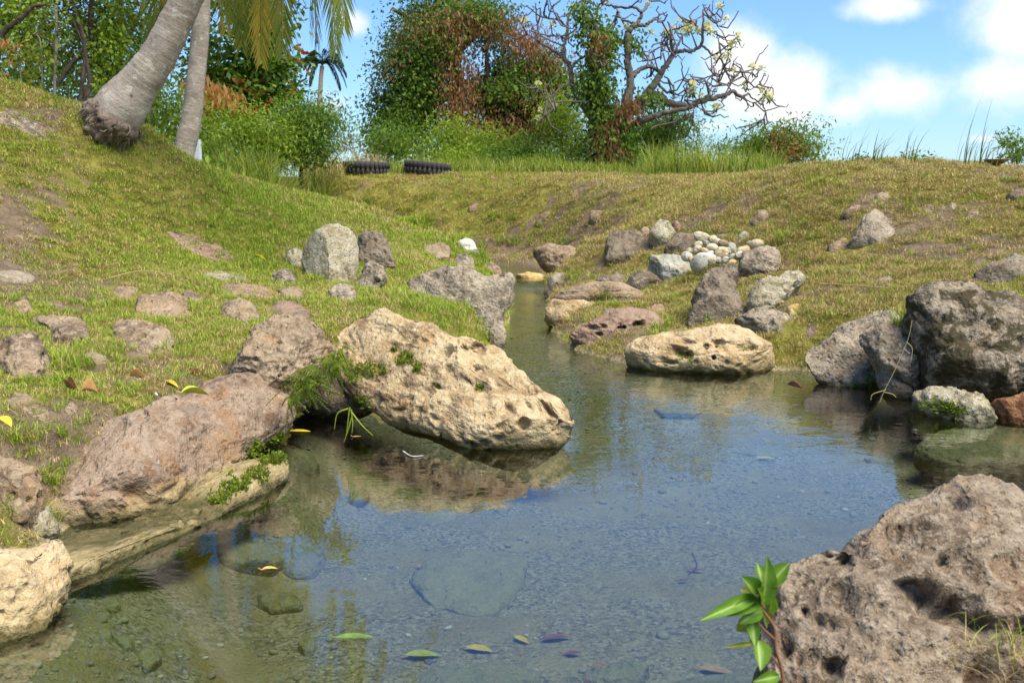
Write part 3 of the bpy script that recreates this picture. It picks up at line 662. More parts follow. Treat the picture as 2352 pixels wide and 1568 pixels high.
rock('boulder', 'two humped brown boulder with dry grass growing in its middle', z6((603,230),(620,160),(680,130),(760,138),(820,158),(900,120),(1000,103),(1070,128),(1098,170),(1050,215),(980,262),(880,285),(780,270),(700,275),(640,290),(612,270)), 10.9, 10.8, .4, .12, .3, 'brown', 5, 1.2, 3, PIT_S, 1.2, cat='boulder', seed=28)
# --- right bank stones
for nm, lab, o_, Y, ln, tf, tb, mt, sb, ch, pt, kw in [
 ('rock','brown overhanging rock with a dark foot where the stream bends', z5((1655,330),(1700,308),(1780,308),(1850,318),(1920,324),(1978,360),(1965,400),(1900,435),(1880,490),(1800,500),(1745,480),(1740,430),(1700,392)), 14.3,.3,.2,.3,'brown',5,4,PIT_S,dict(sink=1.0,cat='rock')),
 ('rock','grey stone at the stream edge beside the ochre shelf', r2((-5,665),(60,622),(110,588),(200,588),(290,600),(270,665),(180,705),(80,705)), 12.4,.25,.12,.25,'grey',4,4,(),{}),
 ('rock','ochre shelf of wet rock lying across the stream', z5((1475,490),(1540,480),(1640,485),(1780,505),(1770,525),(1690,545),(1600,525),(1530,510)), 13.4,.25,.1,.2,'ochre',4,3,(),{}),
 ('rock','low brown knuckled rock at the left end of the dark pair near the ledge', r2((420,645),(480,612),(560,610),(600,572),(680,588),(700,650),(640,695),(520,695)), 10.4,.2,.1,.2,'dark',4,6,PIT_S,{}),
 ('rock','dark angular rock with grassy hollow between the ledge and the pale flat boulder', r2((660,650),(700,570),(800,553),(880,578),(920,620),(975,665),(900,705),(760,725),(680,700)), 10.2,.2,.12,.2,'dark',4,7,(),{}),
 ('boulder','squat grey boulder with flat top beside the cobble heap', r2((507,375),(560,273),(620,258),(720,278),(820,298),(880,348),(918,420),(905,455),(800,475),(650,495),(530,495)), 11.6,.35,.18,.35,'dark',5,5,[(.06,.4,.012,.35)],dict(cat='boulder',ex=.6)),
 ('rock','pointed pale grey stone standing behind the cobble heap', r2((857,275),(880,200),(930,128),(960,123),(1010,163),(1050,230),(1068,280),(1030,335),(980,385),(920,372),(870,312)), 12.0,.2,.12,.2,'lich',4,6,(),{}),
 ('rock','dark domed rock at the back of the cobble heap', r2((970,405),(1000,330),(1050,290),(1120,268),(1200,288),(1260,330),(1285,362),(1200,385),(1150,412),(1080,442),(1000,435)), 11.3,.25,.15,.25,'dark',4,4,(),{}),
 ('boulder','pale blue grey boulder with cream rim in front of the cobble heap', r2((818,490),(880,455),(1000,438),(1100,453),(1160,488),(1212,540),(1233,590),(1180,627),(1080,638),(980,612),(920,572),(840,532)), 10.3,.3,.14,.25,'blue',5,4,(),dict(cat='boulder',sink=1.05)),
 ('boulder','tall twisted brown grey rock leaning at the front of the cobble heap', r2((1183,722),(1200,640),(1260,560),(1330,520),(1380,478),(1450,463),(1522,488),(1538,580),(1532,660),(1560,720),(1600,800),(1645,862),(1560,925),(1480,965),(1380,955),(1280,985),(1185,965),(1190,880),(1225,800)), 9.15,.25,.14,.22,'dark',5,5,PIT_S,dict(cat='boulder',seed=41)),
 ('boulder','grey spongy rock just right of the cobble heap', r2((1545,475),(1580,420),(1700,400),(1760,368),(1850,388),(1888,440),(1884,520),(1855,585),(1760,605),(1650,575),(1560,565)), 9.95,.25,.15,.25,'grey',5,4,[(.07,.42,.02,.6),(.035,.42,.01,.6)],dict(cat='boulder')),
 ('boulder','lichen whitened knobbly rock shaped like a bent finger', r2((1615,795),(1650,700),(1750,640),(1860,588),(1920,538),(1990,533),(2042,580),(2053,650),(1990,722),(1960,782),(1900,832),(1800,875),(1700,875),(1640,835)), 8.75,.25,.14,.22,'lich',5,3,[(.06,.42,.016,.6)],dict(cat='boulder',rough=1.3)),
 ('boulder','rounded brown grey boulder behind the low tan boulder with holes', r2((1440,1005),(1520,950),(1620,890),(1720,878),(1830,888),(1950,930),(2042,980),(2044,1060),(1960,1115),(1880,1125),(1780,1075),(1660,1035),(1560,1030)), 7.55,.35,.14,.25,'grey',5,3,PIT_S,dict(cat='boulder')),
 ('rock','small tan stone in dry grass below the bent finger rock', r2((1875,895),(1960,830),(2038,823),(2040,890),(1980,925)), 8.1,.15,.07,.12,'ochre',3,4,(),{}),
 ('rock','small brown stone in the gap beside the sloping pinkish grey boulder', r2((2070,975),(2140,943),(2213,960),(2205,1050),(2130,1112),(2060,1102)), 7.0,.15,.08,.12,'brown',3,4,(),{}),
 ('rock','small brown grey stone at the left foot of the wedge boulder', z6((1068,312),(1130,270),(1192,263),(1205,342),(1130,348),(1078,342)), 9.35,.15,.09,.15,'brown',4,4,(),{}),
 ('rock','rounded brown stone above the two humped boulder', z6((568,132),(600,80),(660,73),(692,110),(684,152),(600,168)), 11.3,.15,.1,.15,'brown',4,4,(),{}),
 ('rock','slanting brown rock with weeds at its upper end above the wedge boulder', z6((1136,112),(1200,50),(1280,22),(1315,50),(1275,112),(1200,128)), 10.1,.2,.1,.16,'brown',4,4,(),{}),
 ('flat_stone','flat grey stone sunk in the dry grass behind the dark boulder', z6((1342,552),(1400,513),(1480,498),(1550,518),(1575,537),(1480,548),(1400,562)), 8.1,.3,.05,.15,'grey',3,3,(),{}),
 ('rock','small pinkish stone half way up the far bank', z5((1225,55),(1270,12),(1322,28),(1312,72),(1240,78)), 16.8,.2,.1,.15,'rosy',3,4,(),{}),
 ('rock','brown rock jutting from the far bank above a hollow', z5((1665,135),(1700,100),(1800,62),(1835,80),(1760,132),(1720,172),(1690,168)), 14.9,.2,.1,.2,'brown',3,5,(),{}),
 ('rock','flat topped brown rock jutting from the far bank over bare soil', z5((1995,108),(2030,78),(2155,88),(2125,128),(2060,152)), 14.2,.2,.12,.2,'brown',3,5,(),{}),
 ('rock','small brown stone on the mossy turf above the squat grey boulder', r2((765,270),(800,225),(855,215),(860,285),(800,290)), 12.6,.15,.1,.12,'brown',3,4,(),{}),
 ('rock','rosy stone behind the pointed pale grey stone', r2((1030,180),(1075,168),(1112,200),(1105,265),(1050,270)), 12.8,.15,.1,.12,'rosy',3,4,(),{}),
 ('rock','brown stone breaking the turf near the crest of the dry bank', z3((1365,1300),(1420,1262),(1470,1270),(1480,1315),(1400,1325)), 10.3,.15,.08,.12,'brown',3,4,(),{}),
 ('rock','dark brown stone with shaded hollow at the right end of the dry bank', z3((2220,1285),(2280,1250),(2400,1265),(2420,1310),(2300,1325)), 9.6,.15,.1,.15,'dark',3,4,(),{}),
 ('rock','brown stone with straw tuft on the dry bank above the wedge boulder', z3((1680,1370),(1710,1335),(1760,1345),(1760,1395),(1700,1405)), 9.8,.12,.06,.1,'brown',3,4,(),{}),
 ('rock','low grey brown stone lying in bare soil on the dry bank', z3((1965,1415),(2000,1380),(2060,1385),(2060,1430),(1990,1438)), 9.2,.12,.06,.1,'brown',3,4,(),{}),
 ('rock','grey stone poking from an eroded scar on the dry bank', z3((1840,1365),(1880,1332),(1930,1345),(1900,1378),(1850,1385)), 9.6,.12,.06,.1,'grey',3,4,(),{}),
 ('rock','low pinkish rock in the short grass between the ledge and the twisted rock', r2((810,880),(880,832),(960,830),(1040,850),(980,880),(880,895)), 8.7,.25,.06,.12,'rosy',3,3,(),{}),
 ('flat_stone','flat grey stone behind the rosy topped boulder', r2((450,905),(520,870),(620,850),(640,880),(560,915)), 8.5,.2,.06,.12,'grey',3,3,(),{}),
]:
    rock(nm, lab, o_, Y, Y, ln, tf, tb, mt, sb, kw.pop('rough', 1.0), ch, pt, kw.pop('sink', 1.18), auto=True, drop=.02, **kw)
# --- left bank stones
for nm, lab, o_, Y, ln, tf, tb, mt, sb, ch, pt, kw in [
 ('boulder','tall egg shaped standing stone with a pale right face', z5((122,375),(160,270),(230,200),(310,153),(390,146),(450,163),(492,210),(518,270),(515,340),(490,425),(450,495),(380,540),(300,565),(220,545),(160,505),(122,445)), 8.5,.22,.22,.24,'lich',5,2,[(.05,.4,.008,.4)],dict(cat='boulder',rough=.6,ex=.8,seed=51,crag=.4,planes=[(-.62,-.72,.2,.78),(.78,-.55,.28,.78)])),
 ('rock','small dark lichened stone tucked left of the standing stone', z5((32,385),(60,330),(110,313),(148,330),(155,425),(100,445),(48,425)), 8.6,.12,.1,.12,'lich',4,4,PIT_S,{}),
 ('rock','dark pitted rock peeping out right of the standing stone', z5((503,225),(560,200),(620,196),(680,230),(713,290),(728,350),(744,425),(700,465),(640,450),(560,420),(508,370)), 8.8,.2,.12,.2,'dark',5,4,PIT_S,{}),
 ('rock','brown grey rock with big holes below the dark pitted rock', z5((487,565),(530,480),(560,410),(620,388),(682,430),(694,500),(684,548),(600,585),(540,595)), 8.35,.15,.1,.15,'grey',5,3,[(.11,.4,.04,.6),(.05,.4,.016,.5)],{}),
 ('rock','small knobbly rock in the grass before the standing stone', z5((292,605),(340,560),(400,543),(460,558),(512,590),(535,635),(480,665),(380,655),(318,635)), 7.9,.15,.08,.12,'grey',4,2,[(.08,.42,.03,.6)],dict(rough=1.5)),
 ('rock','low tan rock with a notch on the lawn by the gully', z5((882,345),(930,310),(1000,297),(1090,299),(1118,330),(1102,368),(1000,385),(900,375)), 10.9,.3,.1,.2,'brown',4,4,PIT_S,{}),
 ('rock','whitish rock at the end of the lawn where the stream bends', z5((1148,290),(1200,271),(1260,284),(1297,310),(1303,347),(1250,352),(1200,333)), 14.2,.2,.12,.2,'white',4,5,(),{}),
 ('rock','flat topped grey rock behind the grey block', z5((1105,425),(1150,370),(1220,369),(1267,400),(1268,445),(1180,450)), 11.4,.3,.1,.2,'grey',4,4,(),{}),
 ('rock','reddish brown rock with grass cap behind the grey block', z5((1295,465),(1370,420),(1420,440),(1455,485),(1400,498)), 11.7,.3,.12,.2,'rosy',4,4,(),{}),
 ('flat_stone','large smooth pinkish slab sunk in the sloping lawn', z4((1055,62),(1130,70),(1200,95),(1290,110),(1370,158),(1450,163),(1500,200),(1545,260),(1562,287),(1480,275),(1380,265),(1280,230),(1170,195),(1130,120)), 8.2,.6,.05,.15,'rosy',4,2,(),dict(rough=.6)),
 ('flat_stone','stone of grey and reddish halves level with the turf', z4((1275,390),(1340,350),(1420,336),(1520,343),(1600,358),(1634,390),(1600,415),(1500,405),(1400,395)), 7.5,.35,.05,.12,'lich',4,4,(),{}),
 ('rock','low layered grey brown stone just left of the standing stone', z4((1755,375),(1830,338),(1900,348),(1955,390),(1900,425),(1800,408)), 7.9,.25,.08,.12,'grey',4,4,(),dict(strat=.01)),
 ('flat_stone','long reddish flat slab across the turf', z4((1395,445),(1480,408),(1600,423),(1720,433),(1800,453),(1824,500),(1750,520),(1600,505),(1450,488)), 7.0,.35,.06,.15,'rosy',4,3,(),{}),
 ('rock','short brown block at the end of the long reddish slab', z4((1800,455),(1900,438),(1973,458),(1990,520),(1900,535),(1820,515)), 7.0,.3,.06,.12,'brown',4,4,(),{}),
 ('rock','rounded layered brown stone like a loaf in the turf', z4((1415,628),(1430,590),(1480,545),(1560,523),(1640,548),(1694,600),(1696,685),(1600,688),(1500,650)), 6.2,.3,.09,.16,'brown',4,3,PIT_S,dict(strat=.012)),
 ('rock','flat pinkish brown stone behind the wedged brown boulder', z4((1715,605),(1780,558),(1900,548),(2000,573),(2036,630),(1950,668),(1800,648)), 6.1,.4,.07,.15,'pink',4,4,(),{}),
 ('rock','long low pitted brown stone farthest up the rocky turf', z4((595,505),(650,460),(800,438),(880,433),(960,448),(1065,480),(1000,515),(860,515),(760,535),(660,525)), 6.5,.35,.06,.14,'brown',4,3,PIT_S,dict(rough=1.3)),
 ('rock','craggy brown ridge of pitted stone amid the turf', z4((735,565),(800,518),(900,508),(980,538),(1060,518),(1160,503),(1228,540),(1235,600),(1150,648),(1000,648),(900,648),(780,618)), 5.9,.35,.08,.15,'brown',5,4,PIT_S,dict(rough=1.5)),
 ('rock','small tan brown stone at the upper right of the craggy ridge', z4((1155,505),(1230,463),(1300,473),(1335,510),(1280,545),(1200,535)), 6.15,.25,.06,.12,'brown',4,4,PIT_S,{}),
 ('rock','broad brown pitted stone with an undercut lip over grass', z4((690,770),(760,698),(860,678),(1000,688),(1100,718),(1173,770),(1185,830),(1060,866),(950,888),(820,860),(730,820)), 5.0,.45,.08,.18,'brown',5,4,PIT_S,dict(rough=1.2)),
 ('rock','grey brown rough stone in the turf left of the undercut stone', z4((175,655),(280,633),(420,638),(540,658),(585,720),(565,805),(480,840),(400,810),(310,730)), 5.1,.45,.08,.18,'brown',5,4,PIT_S,dict(rough=1.2)),
 ('boulder','bulky brown pitted rock with a lush grass tuft at its right', z4((-90,880),(60,798),(180,758),(250,748),(303,840),(304,930),(284,1025),(150,1035),(0,1010),(-100,960)), 4.2,.35,.1,.2,'brown',5,4,PIT_S,dict(rough=1.3,cat='boulder')),
 ('rock','small rosy knob of stone at the left of the rocky turf', z4((77,565),(130,528),(190,533),(218,580),(160,625),(98,608)), 5.8,.2,.05,.1,'rosy',4,3,PIT_S,{}),
 ('rock','low stone with scalloped edge beside the small rosy knob', z4((245,565),(300,518),(400,528),(480,558),(505,593),(380,598),(280,598)), 5.8,.25,.05,.1,'brown',4,3,PIT_S,{}),
 ('flat_stone','smooth grey slab level with the turf at the hill foot', z4((-60,345),(80,333),(190,343),(245,385),(180,420),(60,410),(-60,405)), 7.0,.4,.05,.12,'grey',4,2,(),dict(rough=.5)),
 ('rock','flat brown stone with a yellow leaf lying before it', z4((-70,1180),(60,1148),(170,1138),(260,1178),(323,1230),(293,1285),(200,1280),(80,1245)), 3.5,.3,.05,.12,'brown',4,4,PIT_S,{}),
 ('boulder','mossy brown rock overhanging the small pale stone', z7((-120,50),(60,68),(180,108),(262,180),(273,280),(233,405),(180,485),(60,515),(-120,510)), 2.95,.25,.08,.18,'brown',5,4,PIT_S,dict(cat='boulder',sink=1.05)),
 ('rock','small pale lumpy stone between the mossy brown rock and the tan waterside boulder', z7((28,525),(160,478),(240,408),(330,398),(378,480),(363,545),(260,595),(140,615),(58,585)), 2.85,.15,.06,.12,'lich',4,4,PIT_S,dict(sink=1.1)),
 ('flat_stone','long grey brown slab bared on the hillside above the lawn', z1((-80,720),(60,715),(200,775),(300,825),(400,875),(445,930),(440,975),(300,930),(180,890),(80,840),(-80,810)), 8.3,.9,.03,.3,'grey',5,2,(),dict(rough=.5,crag=.3,sink=1.7,drop=.10)),
 ('flat_stone','small flat stone with a few straws on it behind the pinkish waterside boulder', z4((500,880),(600,868),(690,890),(710,940),(620,950),(530,925)), 4.6,.25,.03,.08,'brown',3,3,(),{}),
 ('flat_stone','low bare stone beside the brown curled leaves', z4((420,1250),(470,1225),(515,1245),(500,1285),(440,1290)), 3.7,.15,.03,.06,'brown',3,3,(),{}),
]:
    if nm == 'flat_stone': slab(nm, lab, o_, Y, mt); continue
    rock(nm, lab, o_, Y, Y, ln, tf, tb, mt, sb, kw.pop('rough', 1.25), ch, pt, kw.pop('sink', 1.3), auto=True, drop=kw.pop('drop', .022), **kw)

# --- cobble heap: single stones sharing a few shapes
cob_me = []
for k in range(6):
    S, F = ICO[3]; V = S*np.array([1, .85, .8]); V = shape_stone(V, F, 1.6, 300+k, .7, 6, crag=.35)
    cob_me.append(V)
def cobble(u, v, ru, rv, mt, Y, label, group=None, k=0, name='cobble', cat='cobble'):
    p = at(u, v, Y); s = Y/FPX
    V = cob_me[k % 6]*np.array([ru*s, (ru+rv)*.5*s, rv*s*1.45]); a = k*1.7
    V = V.copy(); V[:, 2] += .25*math.sin(a)*V[:, 0]
    o = link(name, mesh_np(name, V, ICO[3][1]), RM[mt], loc=p); tag(o, label, cat, group); occupy(V + p)
    return o
GRP = 'cobbles piled on the right bank'
spec = {'white': 'white rounded cobble in the cobble heap', 'cream': 'cream and tan cobble in the cobble heap', 'blue': 'blue grey cobble in the cobble heap',
        'dark': 'dark grey cobble in the cobble heap', 'brown': 'brown cobble in the cobble heap', 'pale': 'pale buff cobble in the cobble heap', 'ochre': 'ochre yellow cobble in the cobble heap'}
CB = [(1150,442,46,36,'white',10.35),(1230,388,42,30,'pale',10.7),(1350,382,52,38,'cream',10.6),(1270,298,82,42,'pale',11.4),(1350,312,42,32,'cream',11.2),
      (1420,300,46,30,'dark',11.3),(1490,302,36,26,'dark',11.3),(1600,312,56,56,'blue',10.9),(1672,290,42,46,'blue',11.1),(1420,424,60,52,'cream',10.3),
      (1502,384,42,48,'blue',10.6),(1300,455,88,40,'white',10.2),(1252,492,76,62,'blue',9.95),(1512,452,44,28,'blue',10.2),(1722,372,82,56,'cream',10.4),
      (1592,402,60,34,'cream',10.3),(1552,350,44,32,'brown',10.8),(1440,346,46,32,'brown',10.9),(1308,346,30,26,'blue',10.9),(1500,498,44,28,'ochre',9.9),
      (1345,480,42,32,'pale',9.95),(1190,470,36,28,'cream',10.1),(1466,400,36,28,'pale',10.4),(1238,350,36,26,'cream',10.9),(1390,330,38,28,'pale',10.95),
      (1530,320,38,28,'pale',11.1),(1650,350,40,30,'pale',10.6),(1560,430,36,24,'white',10.15),(1390,470,38,26,'blue',10.0),(1290,400,36,24,'cream',10.5),
      (1170,400,34,24,'pale',10.7),(1450,470,34,24,'white',10.0),(1620,380,34,24,'ochre',10.4),(1690,420,40,28,'blue',10.1),(1330,425,34,24,'white',10.35)]
REFS = [(1120,350,'beside the dark domed rock'),(960,250,'beside the pointed pale grey stone'),(1400,590,'against the tall twisted rock'),(1750,500,'against the grey spongy rock'),(1020,540,'behind the pale blue grey boulder'),(1760,250,'next to the two humped boulder'),(1470,230,'at the uphill rim of the heap'),(1400,400,'in the middle of the heap')]
HUE = {'white': 'white', 'cream': 'cream and tan', 'blue': 'blue grey', 'dark': 'dark grey', 'brown': 'brown', 'pale': 'pale buff', 'ochre': 'ochre yellow'}
for k, (x, y, rx, ry, mt, Y) in enumerate(CB):
    where = min(REFS, key=lambda q: math.hypot(q[0]-x, q[1]-y))[2]
    spec[mt] = '%s%s cobble %s' % ('large ' if rx > 55 else 'small ' if rx < 38 else '', HUE[mt], where)
    cobble(x*.2930+1240.3, y*.2930+459.4, rx*.293, ry*.293, mt, Y, spec[mt], GRP, k)

# --- stones under water
def bedstone(u, v, ru, rv, hgt, label, mt='under', sub=4, seed=1, name='submerged_stone', zoff=None, poly=None):
    rs = np.random.RandomState(seed*7 + int(u)); poly_in = poly
    if poly is None:                          # uneven angular outline
        k = rs.randint(6, 9); an = np.sort(rs.uniform(0, 6.28, k)*.35 + np.arange(k)/k*6.28*.65 + np.arange(k)*.1)
        poly = [(u + ru*rs.uniform(.75, 1.1)*math.cos(q), v + rv*rs.uniform(.75, 1.1)*math.sin(q)) for q in np.linspace(0, 6.28, k, endpoint=False) + rs.uniform(-.25, .25, k)]
    W2 = np.array([atz(a, b, -.16)[:2] for a, b in poly]); c, Rt = radial(W2)
    S, F = ICO[sub]; rho = np.hypot(S[:, 0], S[:, 1]); th = np.mod(np.arctan2(S[:, 1], S[:, 0]), 2*np.pi)
    Rr = np.interp(th, np.linspace(0, 2*np.pi, 361), np.append(Rt, Rt[0]))
    V = np.stack([Rr*rho*np.cos(th), Rr*rho*np.sin(th), np.sign(S[:, 2])*np.abs(S[:, 2])**.6*hgt], 1)
    V[:, 2] += hgt*.35*(V[:, 0]*rs.uniform(-1, 1) + V[:, 1]*rs.uniform(-1, 1))/Rt.mean()
    V = shape_stone(V, F, Rt.mean()*1.4, 700+seed, .8, 3, crag=.8)
    z = min(h1(c[0], c[1]), -.12) - hgt*(.25 if poly_in is None else -.1) if zoff is None else zoff
    o = link(name, mesh_np(name, V, F), RM[mt], loc=(c[0], c[1], z)); tag(o, label, 'stone'); return o
BP = {0: [(935,1262),(1010,1212),(1120,1188),(1208,1228),(1216,1262),(1150,1328),(1092,1338),(985,1312)], 1: [(890,1505),(1010,1482),(1150,1470),(1262,1498),(1240,1532),(1100,1560),(960,1575)],
      2: [(1330,1610),(1420,1548),(1560,1512),(1700,1490),(1830,1480),(1900,1620),(1600,1660)]}
for ai, a in enumerate([(1075,1270,140,78,.04,'large greenish slab lying on the pool bed',), (1130,1505,150,34,.10,'pale grey ledge under water at the near edge of the pool'),
          (1760,1535,260,60,.14,'wide pale sunken rock under water beside the leafy sprig'), (1420,1470,110,26,.07,'narrow grey stone under water beside the dark fallen leaves'),
          (690,1085,55,26,.06,'olive stone under water in the shade of the long tan boulder'), (820,1100,42,18,.045,'small dark stone under water before the shady hollow'),
          (560,1240,110,34,.06,'flat olive stone under water along the pale slab'), (690,1230,70,40,.06,'green tinged stone under water by the floating yellow leaf'),
          (640,1310,70,24,.04,'flat greenish stone on the bed under the floating yellow leaf'), (245,1492,24,18,.035,'round dark pebble stone on the sandy bed, left of a pair'),
          (285,1490,26,17,.035,'round dark pebble stone on the sandy bed, right of a pair'), (345,1500,36,36,.035,'dark grey lump of stone on the sandy bed'),
          (250,1420,36,18,.03,'low grey stone on the bed near the tan waterside boulder'), (110,1550,22,30,.04,'greenish stone under water at the tan waterside boulder'),
          (575,1535,28,18,.04,'pale knobbly stone just under the surface of the pool'), (700,1400,26,22,.04,'olive stone under ripples in the pool'),
          (1000,1130,60,16,.03,'flat tan stone under water before the long tan boulder'), (900,1070,60,14,.03,'dark flat stone in the shade under the long tan boulder'),
          (1560,930,60,10,.03,'flat stone under water before the low tan boulder with holes'), (1750,990,70,12,.03,'olive flat stone on the bed in the middle of the far pool'),
          (2020,1010,50,10,.03,'dark flat stone on the bed before the mossy ledge')]):
    bedstone(*a, seed=len(a[5]), poly=BP.get(ai), sub=5 if ai in BP else 4)
bedstone(2290, 1045, 190, 52, .12, 'long olive ledge just under the water before the rust orange stone', 'under', 5, 77, zoff=-.13)
# --- small gravel and pebbles on the bed (uncountable)
def gn_scatter(name, pts, rot, scl, idx, protos, label, cat, mats=None):
    coll = bpy.data.collections.new(name + '_shapes')
    for k, me in enumerate(protos):
        po = bpy.data.objects.new('%s_shape_%02d' % (name, k), me); coll.objects.link(po)
    me = bpy.data.meshes.new(name); me.vertices.add(len(pts)); me.vertices.foreach_set('co', np.asarray(pts, np.float32).ravel())
    a = me.attributes.new('rot', 'FLOAT_VECTOR', 'POINT'); a.data.foreach_set('vector', np.asarray(rot, np.float32).ravel())
    a = me.attributes.new('scl', 'FLOAT_VECTOR', 'POINT'); a.data.foreach_set('vector', np.asarray(scl, np.float32).ravel())
    a = me.attributes.new('idx', 'INT', 'POINT'); a.data.foreach_set('value', np.asarray(idx, np.int32))
    o = bpy.data.objects.new(name, me); COL.objects.link(o)
    ng = bpy.data.node_groups.new(name, 'GeometryNodeTree')
    ng.interface.new_socket('Geometry', in_out='INPUT', socket_type='NodeSocketGeometry')
    ng.interface.new_socket('Geometry', in_out='OUTPUT', socket_type='NodeSocketGeometry')
    gi = ng.nodes.new('NodeGroupInput'); go = ng.nodes.new('NodeGroupOutput')
    ci = ng.nodes.new('GeometryNodeCollectionInfo'); ci.inputs['Collection'].default_value = coll
    ci.inputs['Separate Children'].default_value = True; ci.inputs['Reset Children'].default_value = True
    ip = ng.nodes.new('GeometryNodeInstanceOnPoints'); ip.inputs['Pick Instance'].default_value = True
    def named(nm, dt):
        n = ng.nodes.new('GeometryNodeInputNamedAttribute'); n.data_type = dt; n.inputs['Name'].default_value = nm
        return [q for q in n.outputs if q.enabled and q.name == 'Attribute'][0]
    L = ng.links.new
    L(gi.outputs[0], ip.inputs['Points']); L(ci.outputs[0], ip.inputs['Instance'])
    L(named('idx', 'INT'), ip.inputs['Instance Index']); L(named('rot', 'FLOAT_VECTOR'), ip.inputs['Rotation']); L(named('scl', 'FLOAT_VECTOR'), ip.inputs['Scale'])
    L(ip.outputs[0], go.inputs[0])
    md = o.modifiers.new('scatter', 'NODES'); md.node_group = ng
    tag(o, label, cat, kind='stuff')
    return o
peb = []
for k, cl in enumerate([(.30,.265,.165),(.24,.22,.14),(.30,.31,.26),(.46,.40,.27),(.14,.13,.10),(.50,.47,.38)]):
    S, F = ICO[2]; V = shape_stone(S*np.array([1,.8,.55]), F, 1.5, 500+k, .6, 3, crag=.2)
    me = mesh_np('pebble', V, F); me.materials.append(plain('pebble stone %d' % k, cl, .9, 3, .2)); peb.append(me)
n = 5200
px = rng.uniform(-1.8, 3.6, n*3); pyv = 1.4 + (9.6-1.4)*rng.uniform(0, 1, n*3)**1.5
sd = pool_sd(px, pyv); dn = fbm2(px, pyv, 1.1, 3, 31.0)
keep = (sd < -.03) & (rng.uniform(0, 1, n*3) < .35 + 1.1*dn + .3*(sd > -.3))
px, pyv = px[keep][:n], pyv[keep][:n]
sz = .005 + .011*rng.uniform(0, 1, len(px))**3 + .012*(rng.uniform(0, 1, len(px)) > .96)
gn_scatter('pebbles', np.stack([px, pyv, height(px, pyv) + sz*.2], 1), np.stack([rng.uniform(-.3,.3,len(px)), rng.uniform(-.3,.3,len(px)), rng.uniform(0,6.3,len(px))], 1),
           np.repeat(sz[:, None], 3, 1), rng.choice(6, len(px), p=[.38,.33,.08,.10,.02,.09]), peb, 'small pebbles and gravel scattered over the pool bed', 'pebbles')

# ------------------------------------------------------------------ plants: tools
def hit(u, v, y0=1.5, y1=60.0, n=700):
    """where a line of sight meets the ground"""
    Y = np.geomspace(y0, y1, n); P = at_arr(np.full(n, float(u)), np.full(n, float(v)), Y)
    d = P[:, 2] - height(P[:, 0], P[:, 1]); k = np.argmax(d < 0)
    return P[k] if d[k] < 0 else P[-1]
def project(V):
    d = V - np.array([0, 0, CAM_H]); cp, s_ = math.cos(PITCH), math.sin(PITCH)
    f = d[:, 1]*cp - d[:, 2]*s_; up = d[:, 1]*s_ + d[:, 2]*cp
    return np.stack([1176 + FPX*d[:, 0]/f, 784 - FPX*up/f], 1)
def unit(a): return a/np.maximum(np.linalg.norm(a, axis=-1, keepdims=True), 1e-9)
def leaf_quads(C, D, N, L, Wd, fold=.12):
    D = unit(D); S = unit(np.cross(D, N)); Nn = np.cross(S, D)
    L = np.broadcast_to(L, (len(C),))[:, None]; Wd = np.broadcast_to(Wd, (len(C),))[:, None]
    b = C; t = C + D*L; m = C + D*L*.45 - Nn*L*fold
    V = np.stack([b, m + S*Wd*.5, t - Nn*L*fold*1.2, m - S*Wd*.5], 1).reshape(-1, 3)
    return V, np.arange(len(C)*4).reshape(-1, 4)
def foliage(name, blobs, mat, parent, per=14, ll=.09, lw=.05, spread=.16, gap=.0, droop=.4, gs=.9, rs=None, shell=.55, zmin=None):
    """leaf clumps filling ellipsoids; blobs: (centre, radii, clumps)"""
    rs = rs or np.random.RandomState(abs(int(blobs[0][0][0]*977 + blobs[0][0][2]*131)) % 9999)
    Cs = []; Os = []
    for c, r, n in blobs:
        n = int(n*1.35); d = unit(rs.normal(size=(n*2, 3))); q = rs.uniform(0, 1, (n*2, 1))**shell
        p = np.asarray(c) + d*q*np.asarray(r)
        keep = perlin(p*gs + 3.1) > gap - .25
        p = p[keep][:n]; d = d[keep][:n]
        Cs.append(p); Os.append(d)
    Cc = np.concatenate(Cs); Od = np.concatenate(Os)
    if zmin is not None: m = Cc[:, 2] > zmin; Cc, Od = Cc[m], Od[m]
    ct = rs.uniform(0, 1, len(Cc))
    P = np.repeat(Cc, per, 0) + rs.normal(size=(len(Cc)*per, 3))*spread*np.array([1, 1, .7])
    O = np.repeat(Od, per, 0)
    D = unit(rs.normal(size=P.shape)*.8 + O*.7 + np.array([0, 0, -droop]))
    N = unit(rs.normal(size=P.shape)*.6 + np.array([0, 0, 1.0]))
    s = rs.uniform(.6, 1.25, len(P))
    V, F = leaf_quads(P, D, N, ll*s, lw*s)
    T = np.repeat(np.clip(np.repeat(ct, per)*.6 + rs.uniform(0, .4, len(P)), 0, 1), 4)
    base = np.array(parent.location) if parent else np.zeros(3)
    return link(name, mesh_np(name, V - base, F, False, {'tint': T}), mat, parent)
def B(u, v, Y, ru, rv, n, rd=None, dy=0):
    s = Y/FPX; return (at(u, v, Y) + np.array([0, dy, 0]), np.array([ru*s, rd or min(ru, rv)*s, rv*s]), n)
